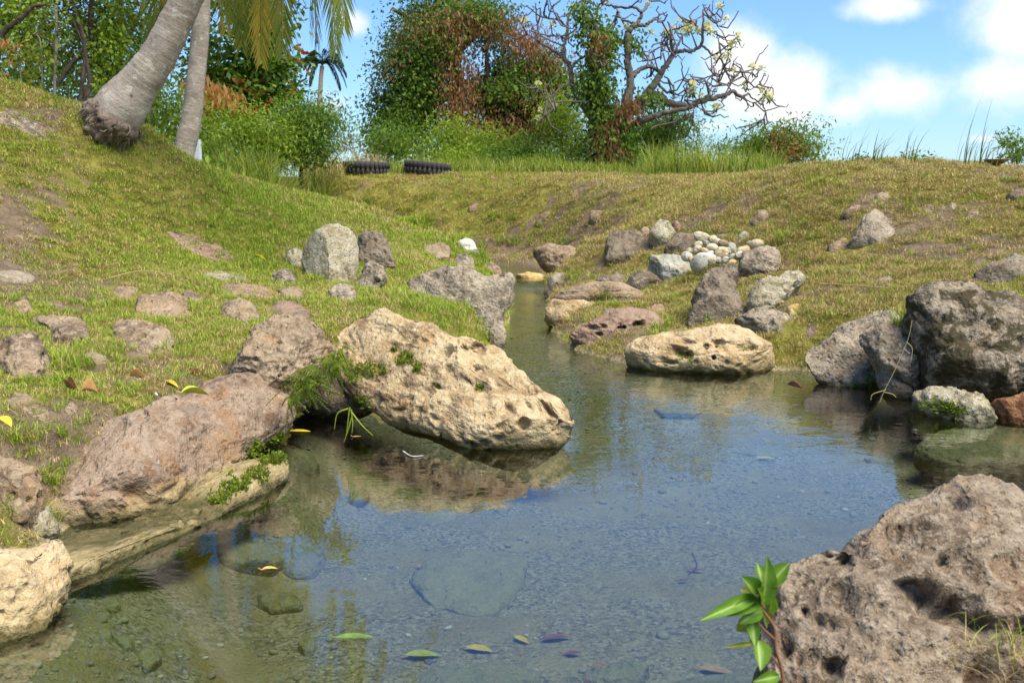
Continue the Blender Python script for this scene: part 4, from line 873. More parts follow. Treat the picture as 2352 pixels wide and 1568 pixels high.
def blades(P, H, az, lean, Wd, seg=3, curve=1.0, rs=None):
    """curved grass blades; returns V, quads, tint"""
    n = len(P); ts = np.linspace(0, 1, seg+1)
    dirv = np.stack([np.cos(az), np.sin(az), np.zeros(n)], 1); side = np.stack([-np.sin(az), np.cos(az), np.zeros(n)], 1)
    rows = []
    for t in ts:
        c = P + dirv*(H*lean*t**(1+curve))[:, None]; c = c + np.array([0, 0, 1.])*(H*(t - .35*np.minimum(lean, 1.6)*t**2.2))[:, None]
        w = (Wd*(1-t)**.7*.5 + Wd*.02)[:, None]
        rows.append(np.stack([c - side*w, c + side*w], 1))
    V = np.stack(rows, 1).reshape(-1, 3); per = 2*(seg+1)
    k = np.arange(n)[:, None, None]*per; i = np.arange(seg)[None, :, None]*2
    F = (k + i + np.array([0, 1, 3, 2])[None, None, :]).reshape(-1, 4)
    return V, F
G_ = dict(
 bright=[(0,(.06,.12,.008)),(.5,(.21,.315,.022)),(1,(.36,.42,.055))],
 mid=[(0,(.026,.068,.008)),(.5,(.125,.22,.024)),(1,(.25,.32,.045))],
 dark=[(0,(.014,.038,.009)),(.5,(.070,.135,.026)),(1,(.16,.205,.040))],
 wood=[(0,(.025,.050,.007)),(.4,(.105,.165,.014)),(.75,(.25,.295,.03)),(1,(.42,.36,.055))],
 dead=[(0,(.15,.065,.028)),(.5,(.28,.135,.055)),(1,(.40,.235,.105))],
 pod=[(0,(.42,.20,.055)),(1,(.62,.36,.13))], red=[(0,(.30,.03,.012)),(1,(.42,.10,.03))],
 palm=[(0,(.085,.13,.018)),(.45,(.19,.225,.030)),(.8,(.38,.31,.045)),(1,(.55,.33,.05))],
 royal=[(0,(.012,.040,.012)),(1,(.045,.085,.022))],
 grassg=[(0,(.12,.205,.010)),(.5,(.235,.325,.020)),(1,(.42,.44,.07))],
 grassd=[(0,(.24,.18,.055)),(.5,(.39,.30,.10)),(1,(.54,.44,.19))],
 tall=[(0,(.10,.165,.014)),(.5,(.21,.275,.03)),(1,(.44,.43,.11))],
 moss=[(0,(.075,.125,.008)),(.5,(.16,.225,.015)),(1,(.30,.33,.03))],
 reed=[(0,(.05,.085,.025)),(1,(.17,.21,.06))],
 cream=[(0,(.74,.66,.32)),(1,(.88,.85,.62))])
LM = {k: leaf_mat('leaf ' + k, v, .42 if k not in ('grassg','grassd') else .2) for k, v in G_.items()}
BK = dict(palm=bark_mat('palm bark', (.21,.165,.12), (.40,.34,.27), 5, 34, (.44,.41,.31)),
          root=bark_mat('root mass', (.11,.075,.05), (.30,.235,.175), 9),
          dark=bark_mat('dark bark', (.045,.034,.026), (.12,.092,.07), 7),
          pale=bark_mat('pale bark', (.15,.125,.10), (.30,.26,.215), 7),
          plum=bark_mat('plumeria bark', (.085,.068,.054), (.19,.16,.135), 6))

# ------------------------------------------------------------------ turf
def tuft(nb, rad, h0, h1_, w, lean, mat, seed, seg=2):
    rs = np.random.RandomState(seed); a = rs.uniform(0, 6.28, nb); r = rad*np.sqrt(rs.uniform(0, 1, nb))
    P = np.stack([r*np.cos(a), r*np.sin(a), np.full(nb, -.004)], 1)
    V, F = blades(P, rs.uniform(h0, h1_, nb), rs.uniform(0, 6.28, nb), rs.uniform(.2, lean, nb), w*rs.uniform(.7, 1.3, nb), seg)
    me = mesh_np('grass_tuft', V, F, False, {'tint': np.repeat(rs.uniform(0, 1, nb), 2*(seg+1))}); me.materials.append(mat); return me
short = [tuft(26, .05, .015, .042, .0034, 1.5, LM['grassg'], k) for k in range(4)] + [tuft(24, .05, .012, .04, .0032, 2.0, LM['grassd'], 20+k) for k in range(3)]
N0 = 420000
ys = 1.3 + (24.5-1.3)*rng.uniform(0, 1, N0); half = .60*ys + .9
xs = rng.uniform(-1, 1, N0)*half
rho = np.interp(ys, [1.3, 4, 5.5, 7, 9, 11, 14, 18, 25], [1200, 1100, 950, 950, 900, 640, 330, 170, 90])
prob = rho*2*half*(24.5-1.3)/N0
bare = bare_amount(xs, ys)
keep = rng.uniform(0, 1, N0) < prob*np.clip(1.25 - 1.35*bare, .06, 1)
xs, ys, bare = xs[keep], ys[keep], bare[keep]
keep = pool_sd(xs, ys) > .03
xs, ys, bare = xs[keep], ys[keep], bare[keep]
keep = np.array([(int(math.floor(x/.05)), int(math.floor(y/.05))) not in OCC or random.random() < .03 for x, y in zip(xs, ys)])
xs, ys, bare = xs[keep], ys[keep], bare[keep]
zs = height(xs, ys)
right = smooth01(xs, .0, 1.0)*smooth01(ys, 5.5, 7.5) + .8*smooth01(ys, 15, 18)
dry = .42 + .55*fbm2(xs, ys, .55, 3, 41.0) + .25*fbm2(xs, ys, 2.5, 2, 51.0) + .52*right + .35*(bare-.4) + .22*(xs < 0)*(1-smooth01(ys, 6.5, 8)) + .02*(xs < .3)*smooth01(ys, 7, 9)*(1 - smooth01(ys, 15.3, 16))
isd = rng.uniform(0, 1, len(xs)) < np.clip(dry, .08, .9)
sc = np.interp(ys, [1.3, 5, 9, 14, 25], [.85, 1.0, 1.35, 1.9, 3.0])*rng.uniform(.75, 1.3, len(xs))
hz = np.interp(ys, [1.3, 5, 9, 14, 25], [1.0, 1.05, 1.05, 1.0, .95])
lush = np.clip(fbm2(xs, ys, 1.6, 2, 61.0)*1.6, 0, 1)*(ys < 9)*(xs > -2.6)
gn_scatter('lawn_grass', np.stack([xs, ys, zs], 1), np.stack([rng.uniform(-.25,.25,len(xs)), rng.uniform(-.25,.25,len(xs)), rng.uniform(0,6.28,len(xs))], 1),
           np.stack([sc, sc, sc*hz*.88*(1 + .5*lush)], 1), np.where(isd, 4 + rng.randint(0, 3, len(xs)), rng.randint(0, 4, len(xs))), short,
           'short green and straw coloured turf covering the banks', 'grass')
print('turf', len(xs))
# longer grass round the stones
longp = [tuft(34, .05, .06, .15, .0055, 1.6, LM['grassg'], 40+k, 3) for k in range(4)] + [tuft(26, .05, .05, .13, .0038, 2.2, LM['grassd'], 50+k, 3) for k in range(2)]
spots = []
NEAR = [(rng.uniform(0, 620), rng.uniform(690, 960), 30, 2, rng.uniform(.45, .8)) for _ in range(160)] + [(rng.uniform(0, 200), rng.uniform(930, 1200), 20, 2, rng.uniform(.4, .8)) for _ in range(60)] + [(rng.uniform(1300, 2352), rng.uniform(420, 720), 30, 2, rng.uniform(.5, .8)) for _ in range(120)]
for u, v, r, nn, k in [(150,845,55,16,1.1),(60,880,30,5,.9),(900,690,55,16,1.3),(960,705,40,14,1.2),(1010,720,20,5,1.0),(860,660,40,9,1.0),(760,640,40,10,1.0),(720,650,25,6,1.1),
                       (1540,750,40,16,1.1),(1500,775,35,12,1.0),(1590,735,30,8,1.0),(1480,800,20,5,.9),(1400,690,40,8,.8),(1330,690,30,6,.8),(680,700,30,7,.9),(560,690,60,9,.8),
                       (300,800,70,10,.8),(430,800,60,10,.8),(120,1190,40,9,1.0),(80,1100,40,8,.9),(60,1010,30,6,.9),(330,900,60,9,.7),(450,850,60,9,.7),(2080,745,25,8,1.2),
                       (2060,760,15,5,1.1),(1560,800,25,5,.9),(1760,800,20,3,.8),(1330,650,40,7,1.0),(1380,650,40,6,1.0),(1290,560,60,8,1.2),(1180,560,60,10,1.2),(1100,590,30,8,1.0),
                       (1780,560,18,6,1.2),(1800,555,14,5,1.2),(2090,480,10,3,1.4),(640,640,40,6,.9),(880,610,15,4,1.0),(1640,640,25,5,.9),(1560,690,60,8,.8),(1730,690,30,5,.9),
                       (1850,720,40,8,.9),(1900,740,40,8,.9),(1300,520,90,9,1.2),(1130,500,80,9,1.2),(1000,500,60,8,1.3),(930,470,40,5,1.3),(1450,480,90,8,1.1),(980,520,40,14,1.6),(900,490,40,14,1.7),(1060,560,40,16,1.5),(1120,575,40,12,1.3),(830,465,30,10,1.7),(330,700,80,10,.7),(150,700,80,10,.7)] + NEAR:
    for _ in range(nn):
        p = hit(u + rng.normal()*r*.6, v + rng.normal()*r*.16)
        if pool_sd(np.array([p[0]]), np.array([p[1]]))[0] > .02: spots.append((p, k))
P = np.array([p for p, k in spots]); K = np.array([k for p, k in spots])
s_ = .85*K*rng.uniform(.7, 1.2, len(P))*np.interp(P[:, 1], [3, 8, 16], [.75, 1.0, 1.6])
gn_scatter('long_grass', P, np.stack([rng.uniform(-.3,.3,len(P)), rng.uniform(-.3,.3,len(P)), rng.uniform(0,6.28,len(P))], 1), np.repeat(s_[:, None], 3, 1),
           np.where(rng.uniform(0, 1, len(P)) < np.where(P[:, 0] > 1.2, .6, .42), 4 + rng.randint(0, 2, len(P)), rng.randint(0, 4, len(P))), longp,
           'longer grass tufts growing between the stones', 'grass')

# ------------------------------------------------------------------ palms
def px_line(pts, Y, n=8):
    """(u, v, halfwidth px[, dY]) -> points and radii"""
    S = spline([(q[0], q[1], q[2], q[3] if len(q) > 3 else 0) for q in pts], n)
    P = np.array([at(u, v, Y + dy) for u, v, w, dy in S]); return P, np.maximum(S[:, 2], .3)*Y/FPX
def frond(parent, P0, tip, sag, mat, n=46, ll=.62, yellow=0.0, rs=None, up=.8, wl=1.0):
    rs = rs or rng; P0 = np.asarray(P0, float); tip = np.asarray(tip, float)
    hv = tip - P0; mid1 = P0 + hv*np.array([.42, .42, 0]) + np.array([0, 0, up]); mid2 = np.array([tip[0] - hv[0]*.06, tip[1] - hv[1]*.06, tip[2] + sag])
    t = np.linspace(0, 1, n)[:, None]
    C = (1-t)**3*P0 + 3*(1-t)**2*t*mid1 + 3*(1-t)*t*t*mid2 + t**3*tip
    base = np.array(parent.location)
    V, F = tube(C, np.linspace(.03, .005, n)*max(1, ll/.62), 5, True)
    fr = link('frond', mesh_np('frond', V - base, F, True, {'tint': np.full(len(V), .75)}), mat, parent)
    T = unit(np.gradient(C, axis=0)); k = np.arange(3, n)
    Pp = []; Dd = []; Nn = []; Ll = []
    for sgn in (-1, 1):
        for rep in (0, .5):
            c = C[k-1]*(1-rep) + C[k]*rep; tt = T[k]
            side = unit(np.cross(tt, np.array([0, 0, 1.0])) + 1e-4)*sgn
            f = k/n
            D = unit(side*.62 + tt*.75 + np.array([0, 0, -1.])*(.45 + .5*f[:, None]) + rs.normal(size=c.shape)*.08)
            Pp.append(c); Dd.append(D); Nn.append(np.cross(D, side) + tt*.3); Ll.append(ll*np.sin(np.pi*np.clip(.12 + .86*f, 0, 1))**.6*rs.uniform(.85, 1.1, len(k)))
    Pp, Dd, Nn, Ll = map(np.concatenate, (Pp, Dd, Nn, Ll))
    V, F = leaf_quads(Pp, Dd, Nn, Ll, .019*max(1, ll/.62)*wl, .02)
    tn = np.clip(yellow + rs.uniform(-.15, .25, len(Pp)), 0, 1)
    lo = link('leaflets', mesh_np('leaflets', V - base, F, False, {'tint': np.repeat(tn, 4)}), mat, fr); lo.matrix_parent_inverse.identity()
    return fr
def palm(label, pts, Y, crown_tips, rest, ll, name='coconut_palm', skirt=False, rings=True, seed=0, mat='palm', yel=.3):
    rs = np.random.RandomState(seed)
    P, rad = px_line(pts, Y, 10)
    base = P[0].copy(); root = empty(name, base, label, 'palm tree')
    n = len(P); V, F = tube(P, rad*(1 + .008*np.sin(np.arange(n)*2.1)), 20, True)
    V = V + vnorm(V, F[:, :3])*(.012*fbm(V*9, 3))[:, None]
    tn = np.append(np.repeat(np.linspace(0, 1, n), 20), [0, 1])
    link('trunk', mesh_np('trunk', V - base, F, True, {'tint': tn}), BK['palm'], root)
    if skirt:                                     # ragged mat of broken roots under the flare
        T = unit(P[1]-P[0]); Q = np.array([P[0] + T*q for q in np.linspace(.06, -.22, 14)])
        V, F = tube(Q, rad[0]*np.array([.98,1.0,1.02,1.02,1.0,.98,.95,.92,.89,.86,.83,.8,.76,.68]), 64, True)
        w = unit(V - P[0]); N = vnorm(V, F[:, :3]); k = np.clip((np.arange(len(V))//64)/4.0, 0, 1)
        V = V + N*(k*(.08*fbm(V*np.array([9, 9, 5]), 4) + .07*fbm(V*26, 3, gain=.6)))[:, None]
        link('root_mat', mesh_np('root_mat', V - base, F), BK['root'], root)
        mb = MB(); A = unit(np.cross(T, [0, 1, 0])); Bq = np.cross(T, A)
        for k in range(110):
            a = rs.uniform(0, 6.28); q = P[0] + (A*math.cos(a) + Bq*math.sin(a))*rad[0]*rs.uniform(.92, 1.06) + T*rs.uniform(-.10, .05)
            e = q - T*rs.uniform(.03, .09) + rs.normal(size=3)*.03
            tube_add(mb, np.array([q, (q+e)/2 + rs.normal(size=3)*.012, e]), [.007, .006, .003], 4)
        me = mb.mesh('rootlets'); me.transform(__import__('mathutils').Matrix.Translation(Vector(-base)))
        tag(link('rootlets', me, BK['root'], root), kind='stuff')
    C = P[-1]
    for tip, sag, y in crown_tips: frond(root, C, tip, sag, LM[mat], 46, ll, y, rs, wl=4.0 if name == 'royal_palm' else 1.0, up=2.4 if name == 'royal_palm' else .8)
    for k in range(rest):
        a = k/rest*6.28 + rs.uniform(-.2, .2); Lf = ll*rs.uniform(4.6, 6.0)
        frond(root, C, C + np.array([math.cos(a)*Lf*.75, math.sin(a)*Lf*.75, rs.uniform(-.5, .35)*Lf]), Lf*.3, LM[mat], 40, ll, yel, rs, Lf*.3)
    return root
palm('thick leaning coconut palm with flared grey base on the hill edge',
     [(262,272,58),(288,234,54),(320,192,44),(345,158,41),(363,130,38),(382,94,37),(404,50,36),(428,0,34),(470,-90,32),(540,-240,29),(610,-400,27),(660,-560,26)], 9.2,
     [(at(772,115,8.9), .9, .25), (at(728,100,9.3), .9, .3), (at(790,60,8.6), .8, .2), (at(650,120,9.6), .9, .35), (at(600,140,10.2), .9, .7), (at(555,110,10.6), .9, .4),
      (at(385,150,10.4), .8, .85), (at(345,120,10.8), .9, .3), (at(372,90,10.9), .8, .6), (at(625,60,10.4), .8, .75)], 5, .62, skirt=True, seed=2)
palm('slim upright coconut palm beyond the leaning palm', [(418,362,24),(428,325,24),(440,270,22),(448,200,21),(458,100,19.5),(464,0,18.5),(470,-200,17),(478,-430,15)], 15,
     [(at(560,30,15.5), 1.2, .5), (at(600,60,15.8), 1.2, .6), (at(360,60,15.6), 1.2, .35), (at(330,20,15.2), 1.2, .3), (at(640,40,15.2), 1.2, .45), (at(520,70,16), 1.2, .6)], 7, .75, seed=3)
palm('thin coconut palm trunk half hidden behind the leaning palm', [(338,305,14),(348,250,13),(358,190,13),(372,90,12),(388,-50,11),(400,-300,10)], 19, [], 9, .75, seed=4)
palm('distant royal palm standing alone against the sky', [(733,470,7),(733,300,6),(734,240,5.2),(736,200,5),(738,170,4.6),(740,152,5)], 140,
     [(at(u, v, 140+dy), s, .5) for u, v, s, dy in [(796,200,1.6,0),(702,178,1.2,0),(766,124,.8,0),(718,122,.8,2),(788,150,1.2,-2),(696,142,.9,2),(796,176,1.5,2),(712,196,1.2,-2),(745,116,.4,0),(778,132,.9,1),(698,158,1.0,-2),(782,206,1.3,2)]], 0, 1.3, 'royal_palm', seed=5, mat='royal')

# ------------------------------------------------------------------ trees
def tree(name, label, trunks, Y, folis, bark='dark', cat='tree', group=None):
    """trunks: lists of (u, v, halfwidth[, dY]); folis: (part, material, blobs, kwargs)"""
    p0, _ = px_line(trunks[0], Y, 2); b = p0[0]; b[2] = min(b[2], h1(b[0], b[1]))
    root = empty(name, b, label, cat, group)
    for k, tr in enumerate(trunks):
        P, rd = px_line(tr, Y, 6)
        if k == 0: P = np.vstack([[b[0], b[1], b[2]-.1], P[1:]])
        rs = np.random.RandomState(int(abs(P[0, 0])*100) + k); P = P + rs.normal(size=P.shape)*rd[:, None]*.12
        V, F = tube(P, rd, 8 if rd[0]*FPX/Y > 3 else 5)
        link('trunk' if k == 0 else 'branch', mesh_np('trunk', V - b, F, True, {'tint': np.zeros(len(V))}), BK[bark], root)
    for part, m, bl, kw in folis: foliage(part, bl, LM[m], root, **kw)
    return root
def q1(*p): return [(x*.1875, y*.1875, w*.1875*1.25) for x, y, w in p]
GW = 'trees of the wood behind the hill'
tree('tree', 'twin stemmed dark trunked tree at the wood edge behind the hill', [q1((985,1290,24),(1000,1100,22),(1030,800,20),(1040,560,18),(985,330,22),(930,160,18),(900,0,14),(880,-300,10)),
     q1((1065,1290,34),(1080,1100,30),(1100,950,20),(1050,700,16),(1030,560,12)), q1((1040,560,16),(880,240,14),(760,100,10)), q1((700,1060,22),(820,860,22),(980,650,18),(1040,540,14))], 15,
     [('crown','wood',[B(170,-140,15.5,170,120,120,1.4),B(120,-420,16,200,170,110,1.8),B(110,90,16.2,150,90,60,1.0),B(200,60,16.4,90,110,46,.9)],dict(per=18,ll=.085,lw=.048,spread=.2,gap=.12))], group=GW)
tree('tree', 'vine hung dark tree between the twin stemmed tree and the leaning palm', [q1((1240,1290,30),(1240,900,28),(1210,740,34),(1120,480,28),(1120,200,30),(1130,0,26),(1150,-300,18)),
     q1((1120,330,16),(1250,150,12),(1330,20,10)), q1((1215,760,14),(1300,600,10),(1420,430,8)), q1((1440,950,26),(1650,760,22),(1900,560,14))], 15.5,
     [('crown','wood',[B(300,-180,16.5,170,130,150,1.5),B(330,-460,17,190,180,110,1.8),B(300,60,16.8,60,150,60,.9)],dict(per=18,ll=.085,lw=.048,spread=.2,gap=.1)),
      ('vine','bright',[B(258,100,15.4,26,130,60,.3),B(232,170,15.3,24,60,26,.25)],dict(per=14,ll=.07,lw=.05,spread=.1,gap=-.2,droop=.9))], group=GW)
tree('tree', 'spreading tree with crooked bare limbs at the hill top', [q1((-60,1100,34),(-30,700,32),(20,430,30),(150,300,26),(300,190,22),(420,80,18),(560,60,12)), q1((20,800,12),(210,580,12),(350,490,12),(470,420,12),(520,290,10),(600,180,8)),
     q1((470,420,9),(620,400,8)), q1((420,90,10),(560,110,9),(640,190,6))], 14,
     [('crown','bright',[B(20,20,14.5,70,70,50,.9),B(60,-160,14.8,180,100,130,1.4),B(-60,-420,15,200,180,110,1.6)],dict(per=18,ll=.095,lw=.05,spread=.2,gap=.1)),
      ('pod','pod',[B(8,92,13.8,6,10,3,.05),B(40,95,13.8,8,10,3,.05),B(33,130,13.8,6,10,3,.05),B(10,165,13.8,6,8,3,.05)],dict(per=5,ll=.11,lw=.035,spread=.04,gap=-1,droop=3))], group=GW)
for lab, us, Y, w in [('slender pale sapling with trailing creepers on the hill crest', [(515,1110),(512,800),(490,500),(440,420)], 13.5, 8), ('pale creeper wrapped pole stem beside the slender sapling', [(662,1160),(675,800),(690,400),(680,60)], 13.6, 14),
                      ('short grey sapling under the crooked limbs', [(262,1040),(240,800),(215,640)], 13.4, 11)]:
    tree('sapling', lab, [q1(*[(x, y, w) for x, y in us])], Y, [('crown','wood',[B(us[-1][0]*.1875, us[-1][1]*.1875+40, Y, 30, 70, 14, .3)], dict(per=12,ll=.08,lw=.045,spread=.12,gap=-.2))], 'pale', group=GW)
tree('tree', 'far leafy tree filling the wood behind the hill, yellow green', [[(60,330,9),(70,100,8),(80,-100,6)],[(70,110,6),(140,40,4),(190,-40,3)]], 21,
     [('crown','wood',[B(60,60,21.5,140,150,130,1.5),B(90,-160,21.5,180,120,130,1.8),B(60,-480,22,220,220,130,2.4)],dict(per=18,ll=.11,lw=.06,spread=.24,gap=.1)),
      ('withered_leaves','dead',[B(90,90,19.5,110,90,34,.8)],dict(per=9,ll=.10,lw=.04,spread=.2,gap=.0,droop=1.6)),
      ('undergrowth','mid',[B(80,190,20,170,60,110,1.0)],dict(per=14,ll=.12,lw=.065,spread=.2,gap=.0))], group=GW)
tree('tree', 'far leafy tree filling the wood behind the palms, darker green', [[(270,360,9),(275,100,8),(280,-100,6)],[(275,120,6),(330,20,4)]], 22,
     [('crown','mid',[B(270,80,22.5,130,150,140,1.5),B(300,-160,22.5,190,120,150,1.8),B(330,-480,23,220,220,130,2.4)],dict(per=18,ll=.11,lw=.06,spread=.24,gap=.08)),
      ('withered_leaves','dead',[B(200,90,19.8,90,90,26,.8)],dict(per=9,ll=.10,lw=.04,spread=.2,gap=.0,droop=1.6)),
      ('undergrowth','bright',[B(270,230,20.5,100,70,70,.9)],dict(per=14,ll=.11,lw=.055,spread=.2,gap=.0))], group=GW)
# almond tree and hedge right of the palms
tree('tree', 'broad leaved almond tree with tiered boughs and red leaves', [[(560,420,12),(560,300,11),(575,180,9),(590,60,8),(600,-120,6)],[(575,190,5),(640,160,4),(700,135,2)],[(580,150,5),(640,90,4),(690,60,2)],[(565,260,5),(640,215,4),(705,180,2)],[(570,250,5),(500,190,4),(450,150,3)]], 24,
     [('crown','mid',[B(560,20,24,130,120,110,1.6),B(605,65,23.6,50,40,44,.7),B(560,150,23.8,110,60,80,1.0),B(628,148,23.6,48,14,40,.5),B(620,205,23.6,58,34,56,.7),B(560,240,23.6,130,60,110,1.0),B(470,180,23.8,50,110,56,.8)],dict(per=13,ll=.17,lw=.10,spread=.2,gap=.02)),
      ('red_leaves','red',[B(600,205,22.9,70,60,9,.3),B(680,130,23.2,16,8,3,.1),B(640,300,22.9,40,30,4,.3)],dict(per=4,ll=.15,lw=.09,spread=.14,gap=-1)),
      ('seed_pod','pod',[B(435,200,22.4,14,24,5,.1),B(470,195,22.4,30,26,9,.2),B(510,225,22.4,34,22,10,.2),B(540,235,22.4,24,14,6,.1),B(480,235,22.4,34,10,8,.2)],dict(per=9,ll=.26,lw=.07,spread=.13,gap=-1,droop=4.0))])
GH = 'shrubs of the hedge beyond the lawn'
def shrub(label, Y, folis, stem, group=None, name='shrub', cat='shrub'):
    return tree(name, label, [stem], Y, folis, 'dark', cat, group)
fe = dict(per=30, ll=.10, lw=.034, spread=.30, gap=-.1, droop=.7, shell=.8)
shrub('feathery bright green shrub beside the leaning palm', 18, [('foliage','bright',[B(385,250,18,60,80,60,.8),B(420,310,17.6,50,60,40,.6),B(370,330,17.6,40,40,24,.5)],fe)], [(390,420,4),(388,330,3.5),(380,250,2)], GH)
shrub('round yellow green shrub below the almond tree', 21.5, [('foliage','bright',[B(560,310,21.5,90,60,90,.9),B(500,330,21.3,60,50,50,.7),B(620,320,21.3,60,60,60,.7)],fe)], [(560,440,5),(560,370,4),(560,300,2)], GH)
shrub('mid green feathery shrub at the right end of the hedge', 22.5, [('foliage','mid',[B(690,285,22.5,60,56,110,.8),B(735,270,22.3,34,36,50,.5),B(660,330,22.2,60,40,80,.7),B(750,310,22.2,26,30,36,.4),B(720,335,22.2,60,30,70,.6),B(600,350,22,60,30,50,.5)],fe)], [(690,440,5),(695,340,4),(710,270,2)], GH)
shrub('dark green shrub in the hollow behind the slim palm', 20.5, [('foliage','mid',[B(480,360,20.5,40,44,40,.5),B(540,380,20.3,50,30,40,.5)],dict(per=14,ll=.10,lw=.06,spread=.13,gap=-.1))], [(490,440,4),(490,380,3),(485,340,2)], GH)
# vine covered tree
V0 = 33.0
vb = dict(per=26, ll=.125, lw=.075, spread=.34, gap=.06, droop=.8, gs=.7, shell=.7)
tree('tree', 'big vine smothered tree draped with rust brown dead creeper', [[(1050,420,16),(1050,300,15),(1045,180,14),(1040,80,12),(1030,-10,8)],[(1045,160,9),(960,60,6),(900,20,4)],[(1048,120,9),(1130,60,7),(1220,110,5),(1290,200,4)],[(1040,60,6),(1080,0,5)],[(1120,220,6),(1118,130,5),(1120,80,4)]], V0,
     [('crown','dark',[B(950,130,V0,80,120,190,2.0),B(930,230,V0,80,100,190,1.8),B(895,300,V0,55,70,100,1.2),B(1000,40,V0,100,55,130,1.6),B(1090,20,V0,80,36,80,1.2),B(985,210,V0+.4,60,110,110,1.2),B(1150,230,V0+.6,70,60,110,1.4),B(1230,240,V0,80,70,120,1.4),B(1140,120,V0+.8,46,60,60,.8),B(1170,170,V0+.4,50,50,70,.8),B(1100,200,V0+.8,40,60,60,.7),B(1160,300,V0,120,50,150,1.4)],vb),
      ('creeper','mid',[B(1090,30,V0-1,80,30,60,.6),B(1240,160,V0-.8,46,46,60,.6),B(1290,200,V0-1,40,50,50,.6),B(1180,210,V0-1.2,60,40,60,.5),B(1010,100,V0-1.4,60,70,40,.4),B(960,190,V0-1.4,70,110,60,.4),B(940,280,V0-1.4,60,60,50,.5)],vb),
      ('dead_creeper','dead',[B(1040,60,V0-1.5,40,46,46,.4),B(1050,150,V0-1.5,20,70,56,.35),B(1055,235,V0-1.6,24,60,60,.4),B(1060,300,V0-1.6,40,30,60,.4),B(1130,55,V0-1.2,70,14,60,.4),B(1215,105,V0-1.2,44,30,66,.4),B(1260,150,V0-1.2,30,30,34,.3),B(960,70,V0-1.6,60,36,18,.3),B(900,160,V0-1.6,24,50,8,.3),B(1150,300,V0-1.6,80,22,60,.4),B(1270,290,V0-1.4,60,46,60,.4),B(1230,230,V0-1.5,60,30,30,.3)],
       dict(per=13, ll=.15, lw=.045, spread=.36, gap=-.1, droop=2.2, shell=.8))])
fe2 = dict(per=32, ll=.13, lw=.042, spread=.34, gap=-.1, droop=.6, shell=.8)
GS = 'shrubs at the foot of the vine smothered tree'
for lab, mt, bl in [('bright yellow green feathery shrub under the vine smothered tree', 'bright', [(1030,320,40,46,50),(1010,360,50,30,40)]),
                    ('bright feathery shrub with upright sprays right of the dead creeper', 'bright', [(1110,335,46,40,50),(1100,365,60,24,40)]),
                    ('green feathery shrub between the sprays and the flowering tree', 'mid', [(1210,345,60,36,56),(1190,370,70,20,36)]),
                    ('tall light green shrub left of the flowering tree', 'bright', [(1290,270,50,60,60),(1310,330,60,40,60)]),
                    ('dusky green shrub at the left foot of the vine smothered tree', 'mid', [(890,320,40,36,40),(940,340,40,30,36)])]:
    shrub(lab, 29.5, [('foliage', mt, [B(u, v, 29.5, a, b, n, .9) for u, v, a, b, n in bl], fe2)], [(bl[0][0], 420, 4), (bl[0][0], 370, 3), (bl[0][0], bl[0][1], 2)], GS)
for lab, mt, bl in [('low feathery shrub on the crest behind the right tyre', 'bright', [(1060,372,50,22,40),(1030,380,40,16,24)]), ('low green shrub on the crest below the gap of the vine smothered tree', 'mid', [(1140,375,50,20,40)]),
                    ('low yellow green shrub on the crest left of the flowering tree', 'bright', [(1260,370,56,24,46),(1320,378,40,18,30)]), ('low green shrub on the crest at the flowering tree foot', 'mid', [(1430,372,40,24,40)])]:
    shrub(lab, 27.6, [('foliage', mt, [B(u, v, 27.6, a, b, n, .6) for u, v, a, b, n in bl], dict(per=28, ll=.11, lw=.036, spread=.26, gap=-.3, droop=.5))], [(bl[0][0], 410, 3), (bl[0][0], 392, 2.4), (bl[0][0], bl[0][1], 1.5)], GS)
shrub('dark green feathery bush right of the flowering tree trunk', 29, [('foliage','mid',[B(1520,310,29,60,50,90,1.0),B(1500,355,29,60,34,60,.9),B(1560,290,29,34,30,30,.6),B(1470,330,29,36,50,36,.6)],fe2)], [(1520,420,5),(1520,360,4),(1525,300,2)])
for lab, bl in [('thin feathery sapling with airy sprays nearest the dark bush', [(1600,335,26,22,14)]), ('thin feathery sapling with airy sprays, middle of three', [(1650,340,24,26,14)]), ('thin feathery sapling beside the brown tinged bush', [(1690,340,18,22,12)])]:
    shrub(lab, 30, [('foliage','mid',[B(u, v, 30, a, b, n, .4) for u, v, a, b, n in bl], dict(per=22, ll=.11, lw=.03, spread=.16, gap=-.5))], [(bl[0][0], 410, 2), (bl[0][0]+3, 370, 1.6), (bl[0][0], bl[0][1]-10, 1)], 'thin saplings on the skyline')
shrub('rounded green bush with brown tinged side on the skyline', 27, [('foliage','mid',[B(1770,340,27,60,40,80,.9),B(1740,350,27,40,34,40,.7),B(1800,320,26.8,34,30,30,.6),B(1850,350,27,24,26,24,.5),B(1838,305,27,12,14,8,.2)],fe2),('dead_leaves','dead',[B(1810,345,26.3,34,34,24,.3),B(1785,320,26.3,24,16,10,.2)],dict(per=16,ll=.11,lw=.05,spread=.16,gap=-.4))], [(1780,410,4),(1780,370,3),(1785,320,2)])
shrub('leafy green bush rising over the right end of the crest', 15, [('foliage','mid',[B(2335,345,15,32,26,26,.3),B(2320,320,15,18,16,10,.2)],dict(per=22,ll=.07,lw=.022,spread=.09,gap=-.3))], [(2335,400,3),(2335,360,2),(2330,325,1)])
shrub('low dark bush on the crest between two reed clumps', 14, [('foliage','dark',[B(1975,368,14,16,10,10,.2)],dict(per=18,ll=.05,lw=.02,spread=.06,gap=-.5))], [(1975,395,2),(1975,380,1.5),(1975,365,1)])
shrub('low green bush on the crest beside tall reeds', 14, [('foliage','mid',[B(2090,368,14,20,14,14,.2),B(2120,372,14,16,8,8,.2)],dict(per=20,ll=.06,lw=.022,spread=.07,gap=-.5))], [(2095,395,2),(2095,380,1.5),(2095,365,1)])
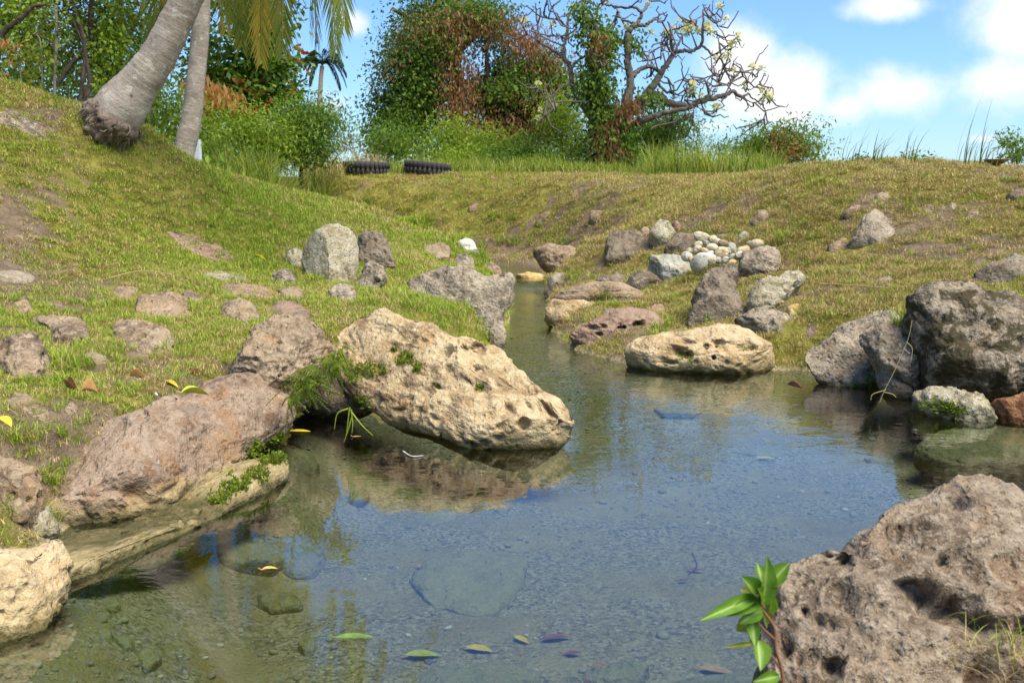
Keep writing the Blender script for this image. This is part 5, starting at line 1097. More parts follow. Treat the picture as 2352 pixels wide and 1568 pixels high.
# grey leafless far trees
for k, (u, lab) in enumerate([(770,'hazy leafless tree far away beside the royal palm'), (825,'hazy leafless tree far away next to the vine smothered tree')]):
    root = empty('bare_tree', at(u, 420, 110), lab, 'tree', None); mb = MB(); rs = np.random.RandomState(80+k)
    b0 = np.array(root.location)
    def grow(p, d, L, r, dep):
        q = p + d*L; tube_add(mb, np.array([p, (p+q)/2 + rs.normal(size=3)*L*.06, q]) - b0, [r, r*.8, r*.6], 4)
        if dep:
            for _ in range(4): grow(q - d*L*rs.uniform(0, .4), unit(d + rs.normal(size=3)*np.array([.9, .5, .5])), L*.66, r*.55, dep-1)
    grow(b0, np.array([0, 0, 1.]), 2.6, .16, 4)
    link('trunk', mb.mesh('trunk'), BK['pale'], root)

# ------------------------------------------------------------------ plumeria
YP = 27.0
def pz(*p): return [(1194.4 + x*.2734, y*.2734, max(w*.2734, .9)) for x, y, w in p]
pr = empty('flowering_tree', at(1400, 405, YP), 'gnarled leafless tree with cream flower clusters and a vine wrapped trunk', 'tree'); pb = np.array(pr.location)
limbs = [((700,1500,46),(715,1150,45),(690,900,40),(640,620,36),(650,400,30),(640,250,26),(560,150,20),(490,90,12)),
 ((740,1500,50),(790,1080,46),(880,940,42),(900,830,38),(930,700,30),(910,560,27),(905,430,25),(900,320,24),(940,235,20),(1000,210,16),(1050,215,14),(1090,190,12),(1130,160,9),(1230,100,4)),
 ((940,225,16),(1000,170,14),(1020,110,13),(960,60,10),(900,65,9),(850,60,9),(760,50,8),(690,30,7),(640,45,6),(560,10,5)), ((1020,110,12),(1060,60,10),(1090,0,8),(1100,-90,6),(1060,-160,4)), ((1000,205,9),(900,180,8),(850,160,7),(825,90,6),(780,60,5)),
 ((945,645,18),(1000,590,17),(1070,560,16),(1140,580,15),(1190,620,14)), ((860,1000,34),(980,880,32),(1060,800,30),(1100,750,30),(1160,660,26),(1200,590,23),(1270,490,20),(1290,450,18),(1370,425,14),(1450,430,13),(1525,370,12),(1530,250,10),(1540,90,5)),
 ((1285,445,14),(1270,340,12),(1265,240,8),(1240,190,5)), ((1270,440,9),(1240,390,8),(1235,290,6)), ((1300,450,8),(1340,350,7),(1360,300,6),(1420,295,4)), ((1530,385,9),(1630,470,8),(1700,520,7),(1730,600,7),(1760,680,6),(1760,760,6)),
 ((960,960,36),(1000,900,35),(1040,860,34),(1110,810,32),(1180,810,30),(1230,860,28),(1320,880,26),(1430,890,25),(1520,850,22),(1620,830,20),(1720,800,18),(1790,770,16),(1860,815,14),(1920,790,8)),
 ((940,1040,26),(1010,1020,24),(1100,990,22),(1220,950,19),(1340,920,17),(1450,900,12)), ((1160,690,11),(1190,740,10),(1260,780,9),(1290,760,7),(1270,700,7),(1210,640,6)),
 ((1750,690,5),(1850,720,5),(1900,690,5),(1950,600,4),(1960,560,3)), ((1900,770,6),(1910,700,5),(1880,640,5),(1860,600,4)), ((1920,790,7),(1970,840,6),(2030,880,6),(2060,930,5),(2050,1000,4)), ((1900,760,5),(1990,720,4),(2020,690,3)), ((1600,820,7),(1580,730,6),(1540,660,4)), ((1590,730,5),(1640,620,3)),
 ((1840,800,5),(1960,860,4),(2080,800,4)), ((640,1050,24),(520,880,20),(440,700,18),(430,580,18),(380,500,16),(365,440,13),(370,380,12),(400,250,12),(410,120,9),(500,20,7),(540,-80,5)), ((350,470,12),(260,410,11),(165,350,10),(150,260,8),(140,130,7),(130,20,5)),
 ((390,230,9),(330,170,8),(240,160,7),(200,110,5),(230,30,4)), ((430,570,10),(480,520,9),(560,460,9),(610,400,8),(620,340,7),(700,260,6),(780,200,6),(820,100,5)), ((655,325,7),(710,370,6),(715,430,6),(690,500,5),(640,525,4)), ((715,420,5),(750,470,4),(765,540,3)),
 ((450,720,9),(390,710,9),(320,760,8),(280,800,8),(220,880,7),(200,980,6),(150,1020,5)), ((280,800,6),(290,870,5),(285,960,4)), ((440,700,7),(470,760,6),(460,840,4)), ((270,820,5),(200,780,4),(150,740,4)), ((360,360,8),(340,310,7),(300,280,5)), ((160,350,5),(60,280,4),(20,200,3)), ((1060,560,7),(1080,500,6),(1085,430,4)),
 ((900,410,8),(960,440,6),(960,400,5),(1020,392,3)), ((1130,160,5),(1190,190,3)), ((410,120,6),(330,140,5),(270,60,4),(240,-40,3)), ((500,20,6),(600,80,5),(680,60,4),(700,-40,3)), ((1540,120,6),(1620,160,5),(1660,220,4),(1720,200,3)), ((1540,110,5),(1600,150,4),(1680,80,3)), ((1535,130,5),(1470,170,4),(1440,200,3)),
 ((1640,260,5),(1700,330,4),(1790,340,3),(1830,310,3)), ((1535,250,5),(1640,290,4),(1680,370,4),(1760,400,3)), ((1640,490,5),(1650,540,4),(1590,585,3)), ((1740,620,5),(1790,640,4),(1800,600,3)), ((1760,720,4),(1690,710,4),(1640,680,3)), ((1290,700,5),(1380,660,5),(1430,700,4),(1500,740,3)),
 ((1390,670,4),(1400,760,4),(1380,860,3)), ((1450,880,5),(1500,900,4),(1600,960,4),(1680,890,3)), ((1380,910,5),(1400,980,4),(1460,970,3)), ((1250,870,6),(1270,960,5),(1280,1030,3)), ((1040,860,6),(1030,930,5),(1060,980,4)), ((1270,770,5),(1330,800,4),(1440,780,3)), ((1190,430,5),(1180,500,4),(1210,420,3))]
rs = np.random.RandomState(9)
for k, lb in enumerate(limbs):
    S = spline(pz(*lb), 6); n = len(S); dyo = rs.uniform(-1.6, 1.6)*(np.linspace(0, 1, n)**1.2) if k > 1 else np.zeros(n)
    P = at_arr(S[:, 0], S[:, 1], YP + dyo); P = P + rs.normal(size=P.shape)*.012
    mb = MB(); tube_add(mb, P - pb, np.maximum(S[:, 2], .7)*YP/FPX*1.12, 7)
    for _ in range(4 if k > 1 else 0):           # forked twig ends
        q = P[-rs.randint(1, max(2, int(n*.7)))]; d = unit(P[-1]-P[-4] + rs.normal(size=3)*.35)
        e = q + d*rs.uniform(.2, .55) + rs.normal(size=3)*np.array([.2, .2, .16])
        tube_add(mb, np.array([q, (q+e)/2 + rs.normal(size=3)*.05 - np.array([0, 0, .08]), e]) - pb, [.026, .022, .017], 5)
        for _ in range(1):
            e2 = e + unit(e - q + rs.normal(size=3)*.5)*rs.uniform(.1, .28)
            tube_add(mb, np.array([e, (e+e2)/2 + rs.normal(size=3)*.04, e2 + np.array([0, 0, .08])]) - pb, [.017, .015, .012], 4)
    link('trunk' if k < 2 else 'branch', mb.mesh('branch'), BK['plum'], pr)
rs = np.random.RandomState(12); d = unit(rs.normal(size=(26, 3)) + np.array([0, 0, .6]))
V, F = leaf_quads(d*.02, d, rs.normal(size=d.shape), .11, .08); fme = mesh_np('flower_cluster', V, F, False, {'tint': np.repeat(rs.uniform(0, 1, 26), 4)}); fme.materials.append(LM['cream'])
d = unit(rs.normal(size=(5, 3)) + np.array([0, 0, -.3])); V, F = leaf_quads(d*.04, d, rs.normal(size=d.shape), .24, .07); tme = mesh_np('leaf_tuft', V, F, False, {'tint': np.repeat(rs.uniform(0, 1, 5), 4)}); tme.materials.append(LM['mid'])
for k, (x, y) in enumerate([(40,180),(270,220),(890,230),(1100,270),(635,465),(150,710),(295,890),(170,925),(150,990),(1430,185),(1455,220),(1370,260),(1575,215),(1605,265),(1590,250),(1830,300),(1785,375),(1755,460),(1720,480),(1950,555),(2020,575),(1795,590),
        (2035,770),(2080,790),(2105,820),(2035,840),(1450,760),(1520,805),(1640,890),(1740,155),(1675,50),(1285,235),(1490,250),(1075,40),(445,55),(1450,710),(1895,710),(1650,490),(1225,270),(1405,255),(1385,215),(1335,175),(1670,895),(1430,790),(760,5),(625,150)]):
    big_ = 1.0 if (x, y) not in ((1335,175),(1385,215),(760,5),(625,150)) else .6
    p = at(1194.4 + x*.2734, y*.2734, YP + rs.uniform(-.4, .4)) - pb
    o = link('flower_cluster', fme, None, pr, p); o.scale = (big_*rs.uniform(.7, 1.1),)*3; o.rotation_euler = (rs.uniform(-.4,.4), rs.uniform(-.4,.4), rs.uniform(0, 6.28))
    o = link('leaf_tuft', tme, None, pr, p - np.array([0, 0, .05])); o.rotation_euler = (0, 0, rs.uniform(0, 6.28)); o.scale = (rs.uniform(.5, 1.0),)*3
pvk = dict(per=16, ll=.13, lw=.075, spread=.2, gap=-.1, droop=1.3)
foliage('vine', [B(1375,130,YP,24,50,46,.3),B(1352,60,YP,18,34,26,.2),B(1390,90,YP,30,24,30,.3),B(1370,210,YP,36,60,80,.45),B(1395,280,YP,44,50,80,.5),B(1385,340,YP,40,50,70,.5),B(1430,300,YP,24,50,40,.35),B(1455,95,YP,8,24,8,.2),B(1490,225,YP,16,18,18,.25),B(1335,20,YP,10,14,8,.15),B(1400,380,YP-.2,50,26,50,.4),B(1420,340,YP-.3,34,50,40,.3)], LM['mid'], pr, **pvk)
foliage('dead_vine', [B(1400,330,YP-.5,40,60,24,.25),B(1380,380,YP-.5,34,24,12,.2),B(1440,250,YP-.4,18,34,20,.2),B(1375,110,YP-.4,16,40,10,.1)], LM['dead'], pr, per=18, ll=.16, lw=.035, spread=.13, gap=-.4, droop=2.6)

# ------------------------------------------------------------------ tall grass, reeds
def tall_patch(name, label, regs, mat, h0, h1_, w, rs, cat='tall grass', kind='stuff', group=None, lean=1.0):
    PP = []; HH = []
    for u0, u1, y0, y1, n in regs:
        Y = rs.uniform(y0, y1, n); u = rs.uniform(u0, u1, n); X = (u-1176)/FPX*Y*1.005
        PP.append(np.stack([X, Y, height(X, Y) - .02], 1)); HH.append(rs.uniform(h0, h1_, n))
    P = np.concatenate(PP); H = np.concatenate(HH)*(1 + .5*fbm2(P[:, 0], P[:, 1], .8, 2, 5.0))
    V, F = blades(P, H, rs.uniform(0, 6.28, len(P)), rs.uniform(.15, lean, len(P)), w*rs.uniform(.6, 1.3, len(P)), 4, 1.1)
    o = link(name, mesh_np(name, V, F, False, {'tint': np.repeat(np.clip(rs.uniform(0, 1, len(P)), 0, 1), 10)}), LM[mat])
    tag(o, label, cat, group, kind); return o
rs = np.random.RandomState(21)
tall_patch('tall_grass', 'rank bright green grass between the lawn and the hedge', [(540,760,19.0,23.5,3600),(520,640,17,19.5,900)], 'tall', .9, 1.6, .024, rs)
tall_patch('tall_grass', 'tall pale grass along the far crest under the trees', [(900,1500,24.5,27.5,3600),(1180,1420,24,26,700)], 'tall', .22, .6, .024, rs)
tall_patch('tall_grass', 'tall yellow green grass on the crest right of the flowering tree', [(1480,1780,20,24,2200)], 'tall', .4, .9, .022, rs)
tall_patch('tall_grass', 'brownish grass overhanging the left tyre', [(700,800,23.8,26.5,700),(800,885,25.4,26.6,400)], 'grassd', .35, .7, .02, rs)
for u, n, hh, lab, ln in [(1940,16,.55,'thin reed clump bending right, standing on the crest beside the dark bush', .8), (2000,24,.55,'thick bristly reed clump on the crest between the low bushes', .8), (2062,9,.62,'sparse tall reed clump on the crest by the low green bush', .6),
                          (2187,5,.95,'few tall straight reed blades rising highest from the crest', .25), (2205,12,.5,'feathery reed clump beside the tallest reed blades', .5), (2245,22,.5,'broad reed clump fanning right near the brown bowl', .9), (2325,14,.6,'reed clump fanning over the leafy bush at the crest end', .8)]:
    p = hit(u, 388, 3); Y = max(p[1] + .8, 11.5); X = (u-1176)/FPX*Y*1.005
    Pq = np.stack([X + rs.normal(size=n)*.09, Y + rs.normal(size=n)*.09, np.zeros(n)], 1); Pq[:, 2] = height(Pq[:, 0], Pq[:, 1]) - .05
    b0 = np.array([X, Y, h1(X, Y)])
    V, F = blades(Pq - b0, hh*rs.uniform(.6, 1.15, n), rs.normal(size=n)*.5, rs.uniform(.1, ln, n), .014*rs.uniform(.7, 1.3, n), 4, 1.2)
    o = link('reed_clump', mesh_np('reed_clump', V, F, False, {'tint': np.repeat(rs.uniform(0, 1, n), 10)}), LM['reed'], loc=b0); tag(o, lab, 'reeds', 'reed clumps along the right crest')

# ------------------------------------------------------------------ tyres
rub = plain('weathered black rubber', (.04,.038,.036), .9, 30, .4)
def tyre(label, u, v, Y, tilt, rad=.56, wd=.30):
    c = at(u, v, Y); root = empty('tyre', c, label, 'tyre', 'old tyres laid along the crest'); root.rotation_euler = tilt
    prof = [(rad*.52,-wd*.42),(rad*.60,-wd*.5),(rad*.85,-wd*.52),(rad*.95,-wd*.46),(rad*.97,-wd*.2),(rad*.975,0),(rad*.97,wd*.2),(rad*.95,wd*.46),(rad*.85,wd*.52),(rad*.60,wd*.5),(rad*.52,wd*.42),(rad*.58,0)]
    n = 48; m = len(prof); th = np.linspace(0, 2*np.pi, n, endpoint=False)
    V = np.array([[r*math.cos(t), r*math.sin(t), z] for t in th for r, z in prof]); i = np.arange(n)[:, None]; j = np.arange(m)[None, :]
    F = np.stack([i*m+j, ((i+1) % n)*m+j, ((i+1) % n)*m+(j+1) % m, i*m+(j+1) % m], -1).reshape(-1, 4)
    link('carcass', mesh_np('carcass', V, F), rub, root)
    x0, x1, y = rad*.965, rad*1.03, .034
    bv = np.array([[a, b + s*.025, z] for z, s in ((0, 0), (wd*.46, 1)) for a, b in ((x0,-y),(x1,-y*.8),(x1,y*.8),(x0,y))])
    bm_ = mesh_np('tread_block', bv, np.array([[0,3,2,1],[4,5,6,7],[0,1,5,4],[1,2,6,5],[2,3,7,6],[3,0,4,7]]), False); bm_.materials.append(rub)
    for k in range(30):
        for s in (0, 1):
            o = link('tread_block', bm_, None, root); o.rotation_euler = (math.pi if s else 0, 0, (k + s*.5)/30*6.283*(1)); o.location = (0, 0, .006 if not s else -.006)
    return root
tyre('black tyre with chunky tread under overhanging grass', 842, 386, 24.6, (R(3), R(2), 0))
tyre('black tyre sunk deeper into the crest, right of the other tyre', 982, 388, 24.4, (R(2), R(5), .4))

# ------------------------------------------------------------------ small things on the crest
wp = plain('white painted post', (.72,.74,.74), .6, 12, .08)
bm = bmesh.new(); bmesh.ops.create_cube(bm, size=1.0); bmesh.ops.bevel(bm, geom=bm.edges[:], offset=.06, segments=2, affect='EDGES')
me = bpy.data.meshes.new('white_post'); bm.to_mesh(me); bm.free(); p = at(453, 340, 17)
o = link('white_post', me, wp, loc=(p[0], p[1], p[2]-.15)); o.scale = (.115, .115, .58); tag(o, 'short white post behind the slim palm', 'post')
pr_ = [(.0,-.05),(.03,-.05),(.04,-.03),(.09,.0),(.145,.03),(.155,.04),(.14,.038),(.08,.012),(.0,.002)]
th = np.linspace(0, 2*np.pi, 28, endpoint=False); V = np.array([[r*math.cos(t), r*math.sin(t), z] for t in th for r, z in pr_]); m = len(pr_)
i = np.arange(28)[:, None]; j = np.arange(m-1)[None, :]; F = np.stack([i*m+j, ((i+1) % 28)*m+j, ((i+1) % 28)*m+j+1, i*m+j+1], -1).reshape(-1, 4)
p = hit(2289, 386, 3); Yb = p[1] + .25; q = at(2289, 374, Yb)
o = link('stone_bowl', mesh_np('stone_bowl', V, F), plain('brown terracotta', (.26,.14,.07), .85, 20, .2), loc=(q[0], q[1], q[2])); tag(o, 'shallow brown bowl showing over the right crest', 'bowl')
# broad leaved plants under the slim palm
def oval_leaf(L, w, curl=.0, n=7, bend=.0, point=.7):
    t = np.linspace(0, 1, n); wd = w*.5*np.sin(np.pi*np.clip(t, .02, .985)**point)**.8
    rows = []
    for s in (-1, -.5, 0, .5, 1):
        z = curl*(s*s)*wd*2 - .12*wd*(s == 0) - bend*(t**2)*L
        rows.append(np.stack([t*L*(1 - .15*abs(bend)*t), s*wd*(1-.25*abs(curl)*abs(s)), z], 1))
    V = np.stack(rows, 1).reshape(-1, 3); k = np.arange(n-1)[:, None]*5; j = np.arange(4)[None, :]
    F = np.stack([k+j, k+5+j, k+6+j, k+1+j], -1).reshape(-1, 4); return V, F
def broad_plant(label, spots, Y):
    b0 = at(spots[0][0], spots[0][1]+20, Y); b0[2] = h1(b0[0], b0[1]); root = empty('broadleaf_plant', b0, label, 'plant')
    mb = MB()
    for u, v, s, a in spots:
        p = at(u, v, Y) - b0; L = s*Y/FPX
        mb_ = spline([(0,0,0), (p[0]*.5, p[1]*.5-.02, p[2]*.7), tuple(p)], 4); tube_add(mb, mb_, .012, 5, .4)
        V, F = oval_leaf(L, L*.55, .2, 9, .25); o = link('leaf', mesh_np('leaf', V, F, True, {'tint': np.full(len(V), random.uniform(.1, .6))}), LM['bright'], root, p)
        o.rotation_euler = (random.uniform(-.5,.5), -R(70)+a*.2, R(90)*1.0 + a)
    link('stem', mb.mesh('stem'), LM['bright'], root)
broad_plant('broad upright green leaf plant left of the slim palm', [(386,345,28,.2),(392,340,24,-.8)], 13.5)
broad_plant('broad leaved green plant right of the slim palm', [(478,375,24,.4),(505,390,30,-.3),(515,372,26,.9),(490,392,20,-1.0),(530,395,18,.2)], 14.5)
broad_plant('low round leaved plant at the foot of the rank grass', [(560,405,14,.2),(575,410,16,-.5),(545,412,14,.7),(590,400,14,.1)], 15.5)

# ------------------------------------------------------------------ fallen leaves, twigs, litter
def fleaf_mat(name, a, b):
    m, t, out = mat_new(name); tc = nd(t, 'ShaderNodeTexCoord'); n1 = noise(t, tc.outputs['Object'], 40, 4, .6)
    principled(t, out, ramp(t, n1, [(.35, a), (.65, b)]), .45, None, .4); return m
FM = dict(yellow=fleaf_mat('yellow leaf', (.56,.37,.015), (.66,.50,.03)), lime=fleaf_mat('yellow green leaf', (.30,.33,.02), (.46,.43,.03)), brown=fleaf_mat('brown leaf', (.20,.085,.035), (.33,.16,.07)),
          orange=fleaf_mat('orange brown leaf', (.38,.18,.05), (.46,.26,.09)), purple=fleaf_mat('dark purple brown leaf', (.15,.04,.04), (.22,.07,.06)), green=fleaf_mat('green leaf', (.06,.12,.02), (.13,.20,.03)), redy=fleaf_mat('red and yellow leaf', (.55,.40,.03), (.50,.12,.03)))
def fallen(label, u, v, Lpx, az, mt, where='ground', curl=.5, bend=.2, wr=.45, tilt=0.0, lift=.012):
    if where == 'ground': p = hit(u, v); p = p + np.array([0, 0, lift])
    elif where == 'float': p = atz(u, v, .004)
    elif where == 'bed': p = atz(u, v, -.12); p[2] = h1(p[0], p[1]) + .012
    else: p = at(u, v, where)
    L = Lpx*math.hypot(p[1], CAM_H)/FPX
    V, F = oval_leaf(L, L*wr, curl, 9, bend, .8); V[:, 0] -= L/2
    st = tube(np.array([[-L*.5, 0, 0], [-L*.62, .004, .004], [-L*.7, .01, .006]]), [.0022, .0018, .0014], 4)
    mb = MB(); mb.add(V, F); mb.add(st[0], st[1])
    o = link('fallen_leaf', mb.mesh('fallen_leaf'), FM[mt], loc=p); o.rotation_euler = (tilt, random.uniform(-.1, .1) if where != 'float' else 0, az)
    tag(o, label, 'leaf'); return o
fallen('bright yellow leaf lying in the turf near brown curled leaves', 392, 884, 44, -.35, 'yellow', curl=.3)
fallen('yellow green leaf on top of the pinkish angular boulder', 450, 898, 62, .65, 'lime', 4.28, curl=.5)
fallen('large yellow leaf with brown spot at the frame edge stones', 12, 962, 62, -.7, 'yellow', 3.3, curl=.2, wr=.4)
fallen('yellow leaf lying on the lawn below the hillside slab', 118, 556, 40, -.3, 'yellow', curl=.3)
fallen('orange yellow leaf lying high on the lawn', 252, 496, 36, -.2, 'orange', curl=.3)
fallen('straw yellow leaf lying beside the smooth pinkish slab', 592, 592, 44, -.3, 'yellow', curl=.3)
fallen('brown curled leaf standing up in the turf', 268, 872, 34, 1.9, 'brown', curl=1.3, tilt=.5, wr=.6, lift=.03)
fallen('folded tan leaf of a pair in the turf', 166, 903, 36, -.5, 'brown', curl=1.2, tilt=.3, wr=.6, lift=.025)
fallen('crumpled orange tan leaf of a pair in the turf', 208, 908, 34, .5, 'orange', curl=1.3, tilt=-.3, wr=.6, lift=.025)
fallen('thin rolled orange brown leaf behind the yellow leaf', 318, 868, 40, -.15, 'orange', curl=1.4, wr=.3)
fallen('small brown leaf under the wedged brown boulder', 450, 862, 30, .9, 'brown', curl=1.0)
fallen('brown leaf half buried in the turf by the mossy rock', 66, 1000, 34, -1.0, 'brown', curl=1.0)
fallen('yellow leaf floating under the long tan boulder beside dark water', 688, 990, 52, -.1, 'yellow', 'float', .1, 0)
fallen('small orange leaf floating by the hanging grass blades', 820, 1002, 20, .2, 'orange', 'float', .1, 0)
fallen('yellow and red leaf floating in open water', 620, 1306, 36, .35, 'redy', 'float', .3, .05)
fallen('small orange leaf floating at the tip of the long tan boulder', 1305, 1002, 24, -.3, 'redy', 'float', .1, 0)
fallen('brown boat shaped leaf floating below the low tan boulder', 1826, 886, 34, -.5, 'brown', 6.0, .8, .1)
fallen('green leaf floating over its own shadow near the camera bank', 815, 1462, 82, .1, 'green', 'float', .15, .02, .35)
for lab, u, v, L, a, mt in [('yellow leaf sunk on the gravel, long and curved', 1100, 1388, 52, -.4, 'yellow'), ('short yellow leaf sunk on the gravel', 1198, 1366, 36, -.8, 'yellow'), ('dark purple leaf sunk beside the short yellow leaf', 1276, 1366, 48, .2, 'purple'),
                            ('small dark purple leaf sunk on the gravel', 1316, 1398, 32, .1, 'purple'), ('reddish brown sunken leaf with curled end', 1392, 1418, 48, .3, 'brown'), ('broad wine brown leaf sunk before the pale ledge', 1358, 1455, 52, .9, 'purple'),
                            ('faint orange leaf sunk over the greenish slab', 972, 1215, 30, -.4, 'orange'), ('faint yellow leaf sunk over the greenish slab', 1030, 1207, 26, .2, 'yellow'), ('long tan leaf sunk beside the leafy sprig', 1650, 1430, 58, -.3, 'orange'),
                            ('orange brown leaf sunk in sand near the knobbly stone', 622, 1536, 42, -.3, 'orange'), ('yellow leaf sunk in the far pool', 1762, 990, 34, -.3, 'yellow'), ('tiny dark leaf sunk in the blue part of the pool', 1570, 1250, 20, .5, 'purple'),
                            ('tiny wine leaf sunk in the blue part of the pool', 1600, 1225, 26, -.2, 'purple'), ('small green leaf sunk in sand', 970, 1398, 60, .1, 'lime')]:
    fallen(lab, u, v, L*1.3, a, mt, 'bed', .15, .03)
def stick(label, pts, r, col, name='twig'):
    P = spline(pts, 5); V, F = tube(P - P[0], np.linspace(r, r*.5, len(P)), 6); o = link(name, mesh_np(name, V, F), plain(name + ' bark', col, .8), loc=P[0]); tag(o, label, 'twig'); return o
stick('pale forked twig floating in the shade of the long tan boulder', [atz(926,1036,.004), atz(945,1047,.006), atz(972,1046,.004)], .004, (.5,.44,.36))
stick('long straw coloured stick lying on the dry grass', [hit(1885,663)+[0,0,.04], hit(1930,668)+[0,0,.05], hit(2040,674)+[0,0,.04]], .008, (.42,.30,.15))
stick('thin dark twig sunk on the gravel', [atz(1590,1270,-.19), atz(1600,1300,-.18), atz(1580,1320,-.19)], .004, (.05,.04,.03))
stick('dry straw lying across the rocky turf', [hit(250,655)+[0,0,.05], hit(330,640)+[0,0,.06], hit(420,648)+[0,0,.04]], .004, (.35,.30,.10))
V, F = tube(np.array([[0,0,0],[.009,0,0],[.018,0,0]]), .0042, 10)
o = link('cigarette_butt', mesh_np('cigarette_butt', V, F), plain('white paper', (.8,.79,.76), .7), loc=hit(358, 917)+[0,0,.03]); o.rotation_euler = (0, .5, -.7); tag(o, 'tiny white cigarette butt in the turf by the boulder', 'litter')

# ------------------------------------------------------------------ moss and ferns on the boulders
def moss_on(rk, regs, mat='moss', part='moss', ll=.016, lw=.009, up=.4):
    me = rk.data; n = len(me.vertices); co = np.empty(n*3); me.vertices.foreach_get('co', co); no = np.empty(n*3); me.vertices.foreach_get('normal', no)
    Wv = co.reshape(-1, 3) + np.array(rk.location); no = no.reshape(-1, 3); px_ = project(Wv); vd = unit(np.array([0, 0, CAM_H]) - Wv)
    face = (no*vd).sum(1) > .05; rs = np.random.RandomState(n % 97 + len(regs)); C = []; Nn = []
    for u, v, ru, rv, cnt in regs:
        q = ((px_[:, 0]-u)/ru)**2 + ((px_[:, 1]-v)/rv)**2 + .7*perlin(Wv*22)
        k = np.where(face & (q < .8))[0]
        if len(k) == 0: continue
        s = rs.choice(k, cnt); C.append(Wv[s] + rs.normal(size=(cnt, 3))*.008); Nn.append(no[s])
    if not C: return
    C = np.concatenate(C); Nn = np.concatenate(Nn)
    D = unit(Nn + rs.normal(size=C.shape)*.7 + np.array([0, 0, up])); s = rs.uniform(.6, 1.5, len(C))
    V, F = leaf_quads(C, D, rs.normal(size=C.shape), ll*s, lw*s)
    return tag(link(part, mesh_np(part, V - np.array(rk.location), F, False, {'tint': np.repeat(rs.uniform(0, 1, len(C)), 4)}), LM[mat], rk), kind='stuff')
moss_on(M, [(860,850,34,20,420),(930,825,26,16,320),(815,855,22,24,300),(1105,893,14,10,110),(1005,885,8,8,70),(905,810,10,8,60),(830,925,30,20,200),(960,845,18,12,160)])
moss_on(L1, [(600,1035,34,24,500),(520,1110,36,26,420),(560,1075,30,22,300),(640,1015,20,20,260)])
for ob in bpy.data.objects:
    if ob.get('label', '').startswith('pale yellowish slab'): moss_on(ob, [(620,1040,34,30,520),(540,1110,36,26,420),(500,1140,30,20,300),(590,1090,30,24,260)])
    if ob.get('label', '').startswith('pale jagged ledge'): moss_on(ob, [(2150,930,40,20,420),(2200,940,40,16,260)])
    if ob.get('label', '').startswith('sloping pinkish'): moss_on(ob, [(2000,875,20,16,200),(1960,890,40,8,120)])
moss_on(R1, [(1570,818,14,8,70),(1590,826,10,8,50),(1715,800,26,7,70)])
# fern moss hanging in the cleft
fr_ = empty('fern', at(700, 845, 4.75), 'ferny hanging moss in the shady cleft between two boulders', 'fern'); fb = np.array(fr_.location); rs = np.random.RandomState(31)
for k in range(120):
    u = rs.uniform(668, 792); v = np.interp(u, [672, 790], [905, 815]) + rs.uniform(-22, 26); p = at(u, v, 4.62 + rs.uniform(-.05, .12))
    d = np.array([rs.normal()*.9, -.6 + rs.normal()*.3, -.8 + rs.normal()*.4]); L = rs.uniform(.03, .09)
    C = spline([p, p + d*L*.5 + np.array([0, -.02, .02]), p + d*L*np.array([1, .6, 1.0])], 5); T = unit(np.gradient(C, axis=0)); mb = MB(); tube_add(mb, C - fb, .0016, 4, .5)
    for sg in (-1, 1):
        S = unit(np.cross(T, [0, -1, .3]))*sg; V, F = leaf_quads(C - fb, S + T*.6, np.tile([0, -1, .3], (len(C), 1)), .013*np.linspace(1, .4, len(C)), .006); mb.add(V, F, rs.uniform(.2, 1))
    link('frond', mb.mesh('frond', False), LM['moss'], fr_)
# grass blades hanging over dark water
hb = empty('hanging_grass', at(800, 935, 4.7), 'few grass blades arching over the dark water under the long tan boulder', 'grass'); hq = np.array(hb.location)
for pts in [[(803,935),(800,960),(795,1000)],[(806,940),(810,970),(808,995)],[(800,938),(775,950),(768,985)],[(806,945),(830,975),(856,1000)],[(810,950),(800,985),(790,1015)]]:
    C = spline([at(u, v, 4.62) for u, v in pts], 6) - hq; mb = MB(); tube_add(mb, C, np.linspace(.005, .0015, len(C)), 4, .6); link('blade', mb.mesh('blade'), LM['grassg'], hb)
# creeper strand dangling from the grey boulder on the right
dg = empty('creeper', at(2085, 760, 5.75), 'thin straw creeper dangling from the grass tuft into the pool', 'creeper'); dq = np.array(dg.location)
for pts in [[(2095,735),(2085,780),(2055,850),(2030,900),(2020,925)],[(2030,900),(2050,905),(2058,912)],[(2035,895),(2005,905),(2000,918)],[(2082,785),(2095,800),(2092,830)],[(2075,800),(2090,812)]]:
    C = spline([at(u, v, 5.6) for u, v in pts], 6) - dq; mb = MB(); tube_add(mb, C, .0020, 4, .9); link('strand', mb.mesh('strand'), LM['grassd'], dg)

